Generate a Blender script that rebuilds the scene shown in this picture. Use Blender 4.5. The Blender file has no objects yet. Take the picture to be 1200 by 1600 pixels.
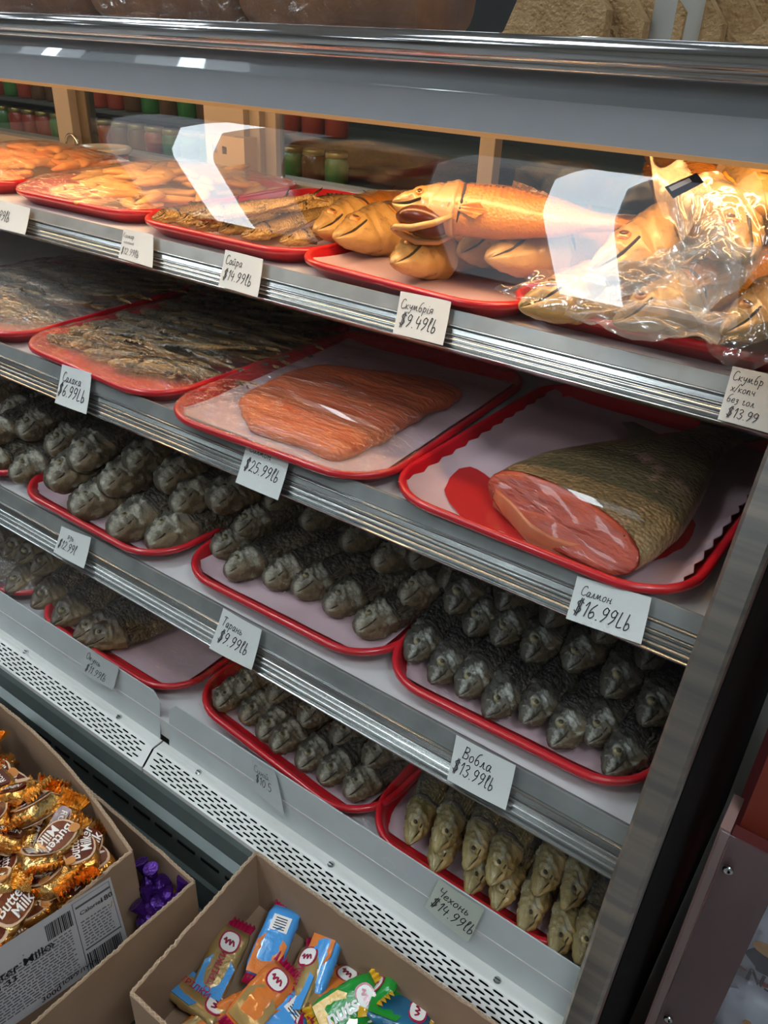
import bpy, bmesh, math, random
from mathutils import Vector, Matrix, noise, Euler
random.seed(7)
sc = bpy.context.scene
COL = sc.collection
PI = math.pi

# ------------------------------------------------------------------ camera
CAMZ = 1.5
FPX = 1260.0
R = Matrix(((0.80916, 0.32736, -0.48795), (0.58611, -0.39083, 0.70974), (0.04164, -0.86028, -0.50812)))
cam_d = bpy.data.cameras.new('camera'); cam = bpy.data.objects.new('camera', cam_d); COL.objects.link(cam)
cam_d.sensor_fit = 'VERTICAL'; cam_d.sensor_height = 32.0; cam_d.lens = 32.0 * FPX / 1600.0
cam_d.clip_start = 0.02
mx = Matrix.Identity(4)
for i in range(3):
    mx[i][0] = R[i][0]; mx[i][1] = -R[i][1]; mx[i][2] = -R[i][2]
mx[2][3] = CAMZ
cam.matrix_world = mx
sc.camera = cam

# ------------------------------------------------------------------ world, exposure, lights
w = bpy.data.worlds.new('world'); sc.world = w; w.use_nodes = True
bg = w.node_tree.nodes['Background']; bg.inputs[0].default_value = (0.80, 0.86, 1.0, 1); bg.inputs[1].default_value = 0.35
sc.view_settings.view_transform = 'Standard'; sc.view_settings.look = 'None'
sc.view_settings.exposure = 0.3; sc.view_settings.gamma = 1.0; sc.view_settings.use_curve_mapping = False
CEIL_E = 24.0          # ceiling troffer strength
WARM_E = 29.0         # warm tubes under the case canopy

def ray(u, v): return R @ Vector((u - 600, v - 800, FPX))
def onz(u, v, z):     # world point on the horizontal plane at height z (absolute metres)
    d = ray(u, v); p = d * ((z - CAMZ) / d.z); p.z += CAMZ; return p
def ony(u, v, y):
    d = ray(u, v); p = d * (y / d.y); p.z += CAMZ; return p
def onpl(u, v, p0, n):
    d = ray(u, v); o = Vector((0, 0, CAMZ)); return o + d * ((p0 - o).dot(n) / d.dot(n))

# ------------------------------------------------------------------ materials
MATS = {}
def mat(name, col=(.8, .8, .8), rough=.5, metal=0., spec=.5, noise_s=0, noise_c=None, bump=0, bump_s=200, emit=None, es=0, coat=0, stretch=None, trans=0, bdist=.002, sss=0):
    if name in MATS: return MATS[name]
    m = bpy.data.materials.new(name); m.use_nodes = True; MATS[name] = m
    nt = m.node_tree; b = nt.nodes['Principled BSDF']
    b.inputs['Base Color'].default_value = (*col, 1); b.inputs['Roughness'].default_value = rough
    b.inputs['Metallic'].default_value = metal; b.inputs['Specular IOR Level'].default_value = spec
    b.inputs['Coat Weight'].default_value = coat; b.inputs['Transmission Weight'].default_value = trans
    if sss: b.inputs['Subsurface Weight'].default_value = sss; b.inputs['Subsurface Radius'].default_value = (.01, .004, .002)
    if emit: b.inputs['Emission Color'].default_value = (*emit, 1); b.inputs['Emission Strength'].default_value = es
    tc = mp = None
    if noise_s or bump:
        tc = nt.nodes.new('ShaderNodeTexCoord'); mp = nt.nodes.new('ShaderNodeMapping')
        nt.links.new(tc.outputs['Object'], mp.inputs[0])
        if stretch: mp.inputs['Scale'].default_value = stretch
    if noise_s:
        n = nt.nodes.new('ShaderNodeTexNoise'); n.inputs['Scale'].default_value = noise_s; n.inputs['Detail'].default_value = 6
        nt.links.new(mp.outputs[0], n.inputs[0])
        r = nt.nodes.new('ShaderNodeValToRGB'); r.color_ramp.elements[0].position = .35; r.color_ramp.elements[1].position = .65
        r.color_ramp.elements[0].color = (*col, 1); r.color_ramp.elements[1].color = (*(noise_c or col), 1)
        nt.links.new(n.outputs[0], r.inputs[0]); nt.links.new(r.outputs[0], b.inputs['Base Color'])
    if bump:
        n2 = nt.nodes.new('ShaderNodeTexNoise'); n2.inputs['Scale'].default_value = bump_s; n2.inputs['Detail'].default_value = 4
        nt.links.new(mp.outputs[0], n2.inputs[0])
        bp = nt.nodes.new('ShaderNodeBump'); bp.inputs['Strength'].default_value = bump; bp.inputs['Distance'].default_value = bdist
        nt.links.new(n2.outputs[0], bp.inputs['Height']); nt.links.new(bp.outputs[0], b.inputs['Normal'])
    return m

def fish_mat(name, back, side, belly, H, rough=.4, scale_s=0, spots=0, patch=None, coat=0, metal=0, stripes=0, bumpd=.0012):
    """countershaded skin: colour by local height, mottled, with small scales in the relief"""
    if name in MATS: return MATS[name]
    m = bpy.data.materials.new(name); m.use_nodes = True; MATS[name] = m
    nt = m.node_tree; b = nt.nodes['Principled BSDF']; L = nt.links.new; N = nt.nodes.new
    b.inputs['Roughness'].default_value = rough; b.inputs['Coat Weight'].default_value = coat; b.inputs['Metallic'].default_value = metal
    b.inputs['Coat Roughness'].default_value = .15
    tc = N('ShaderNodeTexCoord'); sp = N('ShaderNodeSeparateXYZ'); L(tc.outputs['Object'], sp.inputs[0])
    n = N('ShaderNodeTexNoise'); n.inputs['Scale'].default_value = 110; n.inputs['Detail'].default_value = 8; n.inputs['Roughness'].default_value = .7
    L(tc.outputs['Object'], n.inputs[0])
    ma = N('ShaderNodeMath'); ma.operation = 'MULTIPLY_ADD'; ma.inputs[1].default_value = 1 / H; ma.inputs[2].default_value = .28
    L(sp.outputs['Z'], ma.inputs[0])
    mb = N('ShaderNodeMath'); mb.operation = 'MULTIPLY_ADD'; mb.inputs[1].default_value = .5; L(n.outputs[0], mb.inputs[0]); L(ma.outputs[0], mb.inputs[2])
    last = mb
    if stripes:
        wv = N('ShaderNodeTexWave'); wv.inputs['Scale'].default_value = stripes; wv.inputs['Distortion'].default_value = 6; wv.inputs['Detail'].default_value = 2; wv.inputs['Detail Scale'].default_value = 2
        L(tc.outputs['Object'], wv.inputs[0])
        mc = N('ShaderNodeMath'); mc.operation = 'MULTIPLY_ADD'; mc.inputs[1].default_value = .10; L(wv.outputs['Fac'], mc.inputs[0]); L(mb.outputs[0], mc.inputs[2]); last = mc
    r = N('ShaderNodeValToRGB'); e = r.color_ramp.elements
    e[0].position = .25; e[0].color = (*belly, 1); e[1].position = .95; e[1].color = (*back, 1)
    x = e.new(.58); x.color = (*side, 1)
    L(last.outputs[0], r.inputs[0]); colout = r.outputs[0]
    if patch:
        n3 = N('ShaderNodeTexNoise'); n3.inputs['Scale'].default_value = patch[1]; n3.inputs['Detail'].default_value = 5; n3.inputs['Roughness'].default_value = .65
        L(tc.outputs['Object'], n3.inputs[0])
        r3 = N('ShaderNodeValToRGB'); r3.color_ramp.elements[0].position = patch[2]; r3.color_ramp.elements[1].position = patch[2] + .12
        L(n3.outputs[0], r3.inputs[0])
        mx_ = N('ShaderNodeMix'); mx_.data_type = 'RGBA'; L(r3.outputs[0], mx_.inputs[0]); L(colout, mx_.inputs[6]); mx_.inputs[7].default_value = (*patch[0], 1)
        colout = mx_.outputs[2]
    L(colout, b.inputs['Base Color'])
    bp = N('ShaderNodeBump'); bp.inputs['Strength'].default_value = .9; bp.inputs['Distance'].default_value = bumpd
    if scale_s:
        v = N('ShaderNodeTexVoronoi'); v.inputs['Scale'].default_value = scale_s; L(tc.outputs['Object'], v.inputs[0])
        mm = N('ShaderNodeMath'); mm.operation = 'MULTIPLY_ADD'; mm.inputs[1].default_value = -1.1; L(v.outputs[0], mm.inputs[0]); L(n.outputs[0], mm.inputs[2])
        L(mm.outputs[0], bp.inputs['Height'])
    else:
        L(n.outputs[0], bp.inputs['Height'])
    L(bp.outputs[0], b.inputs['Normal'])
    return m

def schlick(nt, f0, normal=None):
    """reflectance of a thin sheet, the same from both sides"""
    N = nt.nodes.new; L = nt.links.new
    g = N('ShaderNodeNewGeometry'); d = N('ShaderNodeVectorMath'); d.operation = 'DOT_PRODUCT'; L(g.outputs['Incoming'], d.inputs[0]); L(normal or g.outputs['Normal'], d.inputs[1])
    a = N('ShaderNodeMath'); a.operation = 'ABSOLUTE'; L(d.outputs['Value'], a.inputs[0])
    b = N('ShaderNodeMath'); b.operation = 'SUBTRACT'; b.inputs[0].default_value = 1; b.use_clamp = True; L(a.outputs[0], b.inputs[1])
    c = N('ShaderNodeMath'); c.operation = 'POWER'; c.inputs[1].default_value = 5; L(b.outputs[0], c.inputs[0])
    e = N('ShaderNodeMath'); e.operation = 'MULTIPLY_ADD'; e.inputs[1].default_value = 1 - f0; e.inputs[2].default_value = f0; L(c.outputs[0], e.inputs[0])
    return e.outputs[0]

def film_mat(name, opacity=.15, tint=(.9, .85, .8), rough=.12, bs=60, bstr=.6, stretch=(1, 1, 1), gl=1.0):
    """clear or milky plastic film: see-through with a wrinkled glossy face"""
    if name in MATS: return MATS[name]
    m = bpy.data.materials.new(name); m.use_nodes = True; MATS[name] = m
    nt = m.node_tree; nt.nodes.clear(); L = nt.links.new; N = nt.nodes.new
    out = N('ShaderNodeOutputMaterial'); tr = N('ShaderNodeBsdfTransparent'); gs = N('ShaderNodeBsdfGlossy'); df = N('ShaderNodeBsdfDiffuse')
    tr.inputs[0].default_value = (.97, .97, .97, 1)
    gs.inputs['Roughness'].default_value = rough; gs.inputs[0].default_value = (gl, gl, gl, 1); df.inputs[0].default_value = (*tint, 1)
    tc = N('ShaderNodeTexCoord'); mp = N('ShaderNodeMapping'); mp.inputs['Scale'].default_value = stretch; L(tc.outputs['Object'], mp.inputs[0])
    n = N('ShaderNodeTexNoise'); n.inputs['Scale'].default_value = bs; n.inputs['Detail'].default_value = 4; n.inputs['Distortion'].default_value = 1.2; L(mp.outputs[0], n.inputs[0])
    bp = N('ShaderNodeBump'); bp.inputs['Strength'].default_value = bstr; bp.inputs['Distance'].default_value = .004; L(n.outputs[0], bp.inputs['Height'])
    L(bp.outputs[0], gs.inputs['Normal'])
    m1 = N('ShaderNodeMixShader'); m1.inputs[0].default_value = opacity; L(tr.outputs[0], m1.inputs[1]); L(df.outputs[0], m1.inputs[2])
    fr = schlick(nt, .085)
    m2 = N('ShaderNodeMixShader'); L(fr, m2.inputs[0]); L(m1.outputs[0], m2.inputs[1]); L(gs.outputs[0], m2.inputs[2])
    L(m2.outputs[0], out.inputs[0])
    return m

def glass_mat(name, tint=(.97, .98, .97), refl=1.0, ior=1.5, rough=0.0):
    if name in MATS: return MATS[name]
    m = bpy.data.materials.new(name); m.use_nodes = True; MATS[name] = m
    nt = m.node_tree; nt.nodes.clear(); L = nt.links.new; N = nt.nodes.new
    out = N('ShaderNodeOutputMaterial'); tr = N('ShaderNodeBsdfTransparent'); gs = N('ShaderNodeBsdfGlossy')
    tr.inputs[0].default_value = (*tint, 1); gs.inputs['Roughness'].default_value = rough; gs.inputs[0].default_value = (refl, refl, refl, 1)
    fr = schlick(nt, ((ior - 1) / (ior + 1)) ** 2 * .55)
    m2 = N('ShaderNodeMixShader'); L(fr, m2.inputs[0]); L(tr.outputs[0], m2.inputs[1]); L(gs.outputs[0], m2.inputs[2]); L(m2.outputs[0], out.inputs[0])
    return m

M_RED = mat('tray_red', (.50, .008, .016), .32, coat=.3, bump=.15, bump_s=90, bdist=.001)
M_PAPER = mat('butcher_paper', (.50, .36, .38), .75, noise_s=6, noise_c=(.42, .27, .29), bump=.3, bump_s=30)
M_STEEL = mat('brushed_steel', (.52, .455, .385), .34, 1, bump=.06, bump_s=60, stretch=(1, 1, 30), noise_s=3, noise_c=(.34, .32, .30))
M_ALU = mat('ribbed_aluminium', (.66, .67, .66), .22, 1, noise_s=9, noise_c=(.50, .50, .49), stretch=(1, 30, 30), bump=.05, bump_s=70)
M_LIP = mat('grey_rail_lip', (.20, .20, .195), .35, .35, noise_s=25, noise_c=(.27, .27, .26))
M_SHELF = mat('white_shelf', (.60, .58, .57), .35, noise_s=12, noise_c=(.53, .50, .50))
M_WHITE = mat('white_enamel', (.72, .70, .65), .38, noise_s=14, noise_c=(.66, .64, .59))
M_HEAD = mat('grey_painted_steel', (.36, .375, .40), .45, 0, coat=1.0, noise_s=40, noise_c=(.345, .36, .385))
M_CHROME = mat('chrome', (.72, .72, .72), .10, 1)
M_BLACK = mat('black_panel', (.004, .004, .004), .7, spec=.1)
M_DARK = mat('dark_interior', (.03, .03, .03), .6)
M_BUMP = mat('bumper_green_grey', (.11, .13, .12), .32, .2, noise_s=20, noise_c=(.09, .11, .10))
M_BEIGE = mat('beige_door_frame', (.34, .31, .30), .45)
M_CARD = mat('cardboard', (.35, .225, .14), .8, noise_s=14, noise_c=(.30, .19, .115), bump=.2, bump_s=60)
M_CARDE = mat('cardboard_edge', (.42, .32, .21), .9, bump=.6, bump_s=300)
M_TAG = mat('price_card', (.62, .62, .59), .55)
M_INK = mat('ink', (.015, .015, .02), .6)
M_FILM = film_mat('cling_film', .012, gl=.85, bs=35, bstr=.9, stretch=(1, 3.5, 1), rough=.10)
M_FILMW = film_mat('cling_film_warm', .10, bs=30, bstr=1.0, stretch=(1, 3, 1), rough=.12)
M_BAG = film_mat('vacuum_bag_film', .30, tint=(.72, .58, .44), rough=.18, bs=9, bstr=.7)
M_BAGC = film_mat('vacuum_bag_clear', .07, tint=(.80, .66, .50), rough=.06, bs=16, bstr=1.0)
M_GLASS = glass_mat('front_glass', (.96, .97, .96))
M_DOORG = glass_mat('rear_door_glass', (.80, .81, .77), ior=1.85)
M_WOOD = mat('red_wood', (.36, .055, .030), .5, noise_s=8, noise_c=(.26, .04, .022), stretch=(1, 1, .15), bump=.2, bump_s=40)
M_MAROON = mat('maroon_board', (.16, .028, .026), .5, noise_s=10, noise_c=(.12, .022, .022))

# ------------------------------------------------------------------ mesh helpers
def mesh_obj(name, verts, faces, m=None, parent=None, smooth=False, loc=None, mats=None, fmat=None):
    me = bpy.data.meshes.new(name); me.from_pydata([tuple(v) for v in verts], [], faces); me.update()
    for mm in (mats or ([m] if m else [])): me.materials.append(mm)
    if smooth: me.polygons.foreach_set('use_smooth', [True] * len(me.polygons))
    if fmat: me.polygons.foreach_set('material_index', fmat)
    o = bpy.data.objects.new(name, me); COL.objects.link(o)
    if parent: o.parent = parent
    if loc is not None: o.location = loc
    return o
def link_mesh(name, me, parent=None):
    o = bpy.data.objects.new(name, me); COL.objects.link(o)
    if parent: o.parent = parent
    return o
def tag(o, label=None, cat=None, group=None, kind=None):
    if label: o['label'] = label
    if cat: o['category'] = cat
    if group: o['group'] = group
    if kind: o['kind'] = kind
    return o
def empty(name, loc, rot=(0, 0, 0)):
    o = bpy.data.objects.new(name, None); COL.objects.link(o); o.location = loc; o.rotation_euler = rot; o.empty_display_size = .05; return o
def dup(root):
    r = root.copy(); COL.objects.link(r)
    for ch in root.children:
        c = ch.copy(); COL.objects.link(c); c.parent = r; c.matrix_parent_inverse = ch.matrix_parent_inverse
        for g in ch.children:
            d = g.copy(); COL.objects.link(d); d.parent = c
    return r

class MB:
    def __init__(s): s.v = []; s.f = []; s.m = []
    def add(s, vs, fs, mi=0):
        o = len(s.v); s.v += [Vector(v) for v in vs]; s.f += [tuple(i + o for i in f) for f in fs]; s.m += [mi] * len(fs)
    def box(s, a, b, mi=0, bev=0):
        x0, y0, z0 = a; x1, y1, z1 = b
        if bev:
            bm = bmesh.new(); bmesh.ops.create_cube(bm, size=1)
            for v in bm.verts: v.co = Vector(((x0 + x1) / 2 + v.co.x * (x1 - x0), (y0 + y1) / 2 + v.co.y * (y1 - y0), (z0 + z1) / 2 + v.co.z * (z1 - z0)))
            bmesh.ops.bevel(bm, geom=bm.edges[:], offset=bev, segments=2, affect='EDGES', profile=.7)
            bm.verts.index_update()
            s.add([v.co.copy() for v in bm.verts], [[v.index for v in f.verts] for f in bm.faces], mi); bm.free(); return
        v = [(x, y, z) for x in (x0, x1) for y in (y0, y1) for z in (z0, z1)]
        s.add(v, [(0, 1, 3, 2), (4, 6, 7, 5), (0, 4, 5, 1), (2, 3, 7, 6), (0, 2, 6, 4), (1, 5, 7, 3)], mi)
    def extrude_x(s, prof, x0, x1, mi=0, closed=True):
        n = len(prof); v = [(x0, y, z) for y, z in prof] + [(x1, y, z) for y, z in prof]
        f = [(i, (i + 1) % n, n + (i + 1) % n, n + i) for i in range(n if closed else n - 1)]
        if closed: f += [tuple(range(n))[::-1], tuple(range(n, 2 * n))]
        s.add(v, f, mi)
    def tube(s, pts, r, n=10, mi=0, caps=True):
        pts = [Vector(p) for p in pts]; rings = []
        for i, p in enumerate(pts):
            t = (pts[min(i + 1, len(pts) - 1)] - pts[max(i - 1, 0)]).normalized()
            a = t.cross(Vector((0, 0, 1)));
            if a.length < .1: a = t.cross(Vector((1, 0, 0)))
            a.normalize(); b = t.cross(a)
            rr = r[i] if isinstance(r, (list, tuple)) else r
            rings.append([p + (a * math.cos(2 * PI * k / n) + b * math.sin(2 * PI * k / n)) * rr for k in range(n)])
        s.loft(rings, mi, caps)
    def loft(s, rings, mi=0, caps=True):
        n = len(rings[0]); v = [p for r in rings for p in r]; f = []
        for i in range(len(rings) - 1):
            for k in range(n):
                k2 = (k + 1) % n; f.append((i * n + k, i * n + k2, (i + 1) * n + k2, (i + 1) * n + k))
        if caps: f += [tuple(range(n))[::-1], tuple((len(rings) - 1) * n + k for k in range(n))]
        s.add(v, f, mi)
    def lathe(s, prof, c=(0, 0, 0), n=24, mi=0):
        s.loft([[Vector((c[0] + r * math.cos(2 * PI * k / n), c[1] + r * math.sin(2 * PI * k / n), c[2] + z)) for k in range(n)] for r, z in prof], mi)
    def build(s, name, m=None, parent=None, smooth=False, mats=None, loc=None):
        return mesh_obj(name, s.v, s.f, m, parent, smooth, loc, mats, s.m if mats else None)
def bx(name, a, b, m, parent=None, bev=0):
    q = MB(); q.box(a, b, 0, bev); return q.build(name, m, parent)

# ------------------------------------------------------------------ room
for nm, a, b, c in (('floor', (-8, -9, -.1), (4, 5, 0), (.30, .28, .26)), ('ceiling', (-8, -9, 2.9), (4, 5, 3.0), (.75, .75, .73)),
                    ('wall_front', (-8, -9.1, 0), (4, -9, 2.9), (.50, .47, .43)), ('wall_back', (-8, 5, 0), (4, 5.1, 2.9), (.16, .15, .14)),
                    ('wall_left', (-8.1, -9, 0), (-8, 5, 2.9), (.38, .35, .31)), ('wall_right', (4, -9, 0), (4.1, 5, 2.9), (.38, .35, .31))):
    o = bx(nm, a, b, mat(nm + '_paint', c, .7, noise_s=2, noise_c=tuple(x * .85 for x in c))); tag(o, kind='structure')
M_LAMP = mat('lamp_lens', (.9, .9, .9), .5, emit=(.80, .92, 1.0), es=CEIL_E)
M_LENS = mat('lamp_lens_dim', (.9, .9, .9), .5, emit=(.80, .90, 1.0), es=CEIL_E * .10)
def troffer(x, y, lab):
    t = empty('ceiling_light', (x, y, 2.9)); tag(t, lab, 'ceiling light', 'ceiling lights of the shop')
    q = MB(); q.box((-.64, -.33, -.03), (.64, -.30, 0)); q.box((-.64, .30, -.03), (.64, .33, 0)); q.box((-.64, -.30, -.03), (-.61, .30, 0)); q.box((.61, -.30, -.03), (.64, .30, 0))
    q.build('frame', M_WHITE, t)
    bx('lens', (-.61, -.30, -.02), (.61, .30, -.01), M_LENS, t); bx('bright_lens', (-.10, -.30, -.026), (.17, .30, -.0205), M_LAMP, t)
TROF = [(-1.22, -1.12, 'nearest right'), (-3.2, -1.12, 'nearest left'), (-2.4, -6.6, 'far right'), (-5.6, -6.6, 'far left'),
        (-1.7, .05, 'added fill above the candy boxes'), (.7, .05, 'added fill above the red cabinet'), (-3.6, .05, 'added fill above the left end of the case'), (1.3, -1.9, 'over the aisle at the right'), (1.3, -4.5, 'over the far aisle'), (-2.6, 2.9, 'behind the case at the left'), (-.4, 2.9, 'behind the case at the right')]  # row over the case: unseen fixtures added to brighten the shelf fronts
for i, (x, y, lb) in enumerate(TROF):
    troffer(x, y, 'white ceiling troffer, %s' % lb)

# ------------------------------------------------------------------ display case
S = .7
XL, XR = -2.3, -.077          # inner extent of the case
def zu(z): return CAMZ + S * z
case = empty('refrigerated_display_case', (-1.0, .8, 0)); tag(case, 'long refrigerated deli display case with curved front glass, full of smoked and dried fish', 'display case')
def cp(o):                    # keep world coordinates when parented to the case empty
    o.parent = case; o.matrix_parent_inverse = Matrix.Translation((1.0, -.8, 0)); return o
SH = {1: (1.03, -.36), 2: (.83, -.58), 3: (.735, -.84)}   # front y, surface z in survey units
LIPZ = {1: -.3457, 2: -.561, 3: -.830}
RA, RH = {1: .03, 2: .03, 3: .03}, {1: .0543, 2: .056, 3: .0676}
BACK = 1.66
RAILP = {}
for k, (yf, zs) in SH.items():
    y0, z0 = yf * S, zu(zs)
    deck = cp(bx('shelf', (XL, y0 + .004, z0 - .012), (XR, BACK * S, z0), M_SHELF)); deck['label'] = 'white display shelf'
    top = Vector((0, y0, zu(LIPZ[k]))); bot = Vector((0, (yf - RA[k]) * S, zu(LIPZ[k] - RH[k])))
    if k == 1: bot = Vector((0, (1.03 - .03) * S, zu(-.3457 - .054)))
    d = (bot - top); h = d.length; d.normalize(); n = Vector((0, -d.z, d.y)); n = -n if n.y > 0 else n
    RAILP[k] = (top, bot, n)
    def pf(s_, o_): p = top + d * (s_ * h) + n * o_; return (p.y, p.z)
    # lip (flat, grey) and ribbed ticket rail
    q = MB(); q.extrude_x([pf(0, 0), pf(.02, .0015), pf(.36, .0015), pf(.36, -.004), pf(0, -.004)], XL, XR)
    lip = q.build('rail_lip', M_LIP); lip.parent = deck
    prof = [pf(.36, 0)]
    def rib(a, b, hh, nn=7): return [pf(a + (b - a) * i / nn, hh * math.sin(PI * i / nn) ** .7) for i in range(nn + 1)]
    prof += rib(.36, .44, .005) + [pf(.45, .0005), pf(.56, .001)] + rib(.56, .64, .003) + rib(.65, .76, .0035) + rib(.77, .87, .0035) + [pf(.885, .001)] + rib(.89, 1.0, .006)
    prof += [pf(1.0, -.006), pf(.36, -.006)]
    q = MB(); q.extrude_x(prof, XL, XR); q.build('ticket_rail', M_ALU).parent = deck
# deck of the case with vertical fin and slotted grille
DZ = zu(-1.10)
cp(bx('bottom_deck', (XL, .665 * S, DZ - .03), (XR, BACK * S, DZ), M_SHELF))
# slotted air grille in two panels
fold_y, fold_z, gy, gz = .66 * S, zu(-1.15), .61 * S, zu(-1.175)
seam_x = onz(270, 1146, fold_z).x
def grille(x0, x1):
    root = cp(mesh_obj('air_grille', *slot_plate(x0, x1), M_WHITE))
    return root
def slot_plate(x0, x1):
    A = Vector((0, fold_y - .016, fold_z)); B = Vector((0, gy, gz)); dv = B - A
    rows = 6; pitch = .0165; sl = .0132; hw = .27
    V = []; F = []
    def P(x, s_, dz=0): p = A + dv * s_; return Vector((x, p.y, p.z + dz))
    for r in range(rows):
        s0, s1 = r / rows, (r + 1) / rows; sm0 = s0 + (s1 - s0) * (.5 - hw); sm1 = s0 + (s1 - s0) * (.5 + hw)
        off = pitch * (.5 if r % 2 else 0); x = x0 + .004 + off
        if x > x0: o = len(V); V += [P(x0, s0), P(x, s0), P(x, s1), P(x0, s1)]; F.append((o, o + 1, o + 2, o + 3))
        while x + pitch < x1 - .003:
            g = (pitch - sl) / 2; a, b = x + g, x + g + sl; e = .0022; sm = (sm0 + sm1) / 2
            o = len(V)
            out = [P(x, s0), P(x + pitch, s0), P(x + pitch, s1), P(x, s1)]
            inn = [P(a + e, sm0), P(b - e, sm0), P(b, sm), P(b - e, sm1), P(a + e, sm1), P(a, sm)]
            low = [p - Vector((0, 0, .0009)) for p in inn]
            V += out + inn + low
            F += [(o, o + 1, o + 5, o + 4), (o + 1, o + 6, o + 5), (o + 1, o + 2, o + 6), (o + 2, o + 7, o + 6), (o + 2, o + 3, o + 8, o + 7), (o + 3, o + 9, o + 8), (o + 3, o, o + 9), (o, o + 4, o + 9)]
            for k in range(6): k2 = (k + 1) % 6; F.append((o + 4 + k, o + 4 + k2, o + 10 + k2, o + 10 + k))
            x += pitch
        o = len(V); V += [P(x, s0), P(x1, s0), P(x1, s1), P(x, s1)]; F.append((o, o + 1, o + 2, o + 3))
    return V, F
for (a, b, fa, fb) in ((XL, seam_x - .0015, XL, seam_x - .006), (seam_x + .0015, XR, seam_x + .012, XR)):
    g = grille(a, b)
    q = MB(); q.box((a, fold_y - .016, fold_z - .002), (b, fold_y, fold_z)); q.box((a, gy - .002, gz - .010), (b, gy, gz))
    q.build('grille_edge', M_WHITE).parent = g
    zt = zu(-1.05); yt = .672 * S
    q = MB(); c = .012
    def fin(x, z): return (x, fold_y + (yt - fold_y) * (z - fold_z) / (zt - fold_z), z)
    ol = [fin(fa, fold_z), fin(fb, fold_z), fin(fb, zt - (c if b < XR else 0)), fin(fb - (c if b < XR else 0), zt), fin(fa + (c if a > XL else 0), zt), fin(fa, zt - (c if a > XL else 0))]
    n6 = len(ol); ol2 = [(x, y + .0015, z) for x, y, z in ol]
    q.add(ol + ol2, [tuple(range(n6)), tuple(range(2 * n6 - 1, n6 - 1, -1))] + [(i, n6 + i, n6 + (i + 1) % n6, (i + 1) % n6) for i in range(n6)])
    q.build('front_fin', mat('fin_plastic', (.55, .57, .57), .3, noise_s=20, noise_c=(.50, .52, .52))).parent = g
    for (u, v) in (((60, 1008), (203, 1109)) if b < XR else ((325, 1195), (529, 1338), (786, 1517))):
        p = onz(u, v, fold_z); s_ = MB(); s_.lathe([(.0001, .0025), (.003, .0022), (.0042, .001), (.0042, 0)], (p.x, fold_y - .008, fold_z), 12)
        s_.box((p.x - .003, fold_y - .0086, fold_z + .0024), (p.x + .003, fold_y - .0074, fold_z + .0029), 1)
        s_.build('screw', None, mats=[M_CHROME, M_DARK]).parent = g
cp(bx('air_plenum', (XL, gy + .004, gz - .05), (XR, fold_y + .01, gz - .006), M_BLACK))
# bumper under the grille
q = MB()
q.extrude_x([(gy + .004, gz - .006), (gy - .002, gz - .008), (gy - .006, gz - .014), (gy - .010, gz - .032), (gy - .010, gz - .036), (gy - .020, gz - .042), (gy - .020, gz - .10), (gy - .024, gz - .105), (gy - .024, gz - .5), (gy + .02, gz - .5), (gy + .02, gz - .02)], XL, XR + .02)
bump = cp(q.build('bumper', M_BUMP))
for i in range(28):
    x = -1.2 + i * .042
    s_ = MB(); s_.box((x, gy - .0212, gz - .062), (x + .031, gy - .0195, gz - .057)); s_.build('vent_slot', M_BLACK).parent = bump
# side frame post + black end panel
SK = [(.3, .2), (0, .25), (-.06, .29), (-.115, .34), (-.14, .46), (-.18, .50), (-.25, .50), (-.30, .46), (-.40, .42), (-.50, .37), (-.62, .33), (-.80, .27), (-1.0, .18), (-1.15, .10), (-1.5, .05)]
def slope(z):
    for (a, p), (b, q_) in zip(SK, SK[1:]):
        if b <= z <= a:
            t = sm((a - z) / (a - b)); return p + (q_ - p) * t
    return .05
def sm(x): x = max(0, min(1, x)); return x * x * (3 - 2 * x)
GT = {}
yy_ = 1.0
for i in range(0, 150): GT[-3 - i] = yy_; yy_ -= slope(-.035 - i * .01) * .01
yy_ = 1.0
for i in range(1, 20): yy_ += slope(-.03 + i * .01) * .01; GT[-3 + i] = yy_
def gly(z):
    z = max(-1.4, min(.12, z)) * 100; i = math.floor(z); t = z - i; return GT[i] * (1 - t) + GT[i + 1] * t
PX0, PX1 = -.0765, -.050
q = MB(); zz = [0.03 - i * .03 for i in range(43)]; V = []
rings = []
for z in zz:
    yg = gly(z) * S; Z = zu(z)
    rings.append([Vector((PX0, yg - .004, Z)), Vector((PX0 + .003, yg - .007, Z)), Vector((PX1 - .003, yg - .007, Z)), Vector((PX1, yg - .004, Z)), Vector((PX1, yg + .05, Z)), Vector((PX0, yg + .05, Z))])
q.loft(rings); cp(q.build('end_post', M_STEEL, smooth=False))
q = MB(); rings = []
for z in zz + [-1.6, -2.1]:
    yg = gly(max(z, -1.15)) * S; Z = zu(z)
    rings.append([Vector((PX0 + .002, yg + .02, Z)), Vector((PX1 + .001, yg + .02, Z)), Vector((PX1 + .001, 1.5, Z)), Vector((PX0 + .002, 1.5, Z))])
q.loft(rings); cp(q.build('end_panel', M_BLACK))
# front glass (thin curved pane)
V = []; F = []; nz = 112
for i in range(nz + 1):
    z = -.03 + (-1.12) * i / nz; y = gly(z) * S
    V += [(XL, y, zu(z)), (PX0, y, zu(z))]
for i in range(nz): F.append((2 * i, 2 * i + 1, 2 * i + 3, 2 * i + 2))
cp(mesh_obj('front_glass', V, F, M_GLASS, smooth=True))
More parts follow.
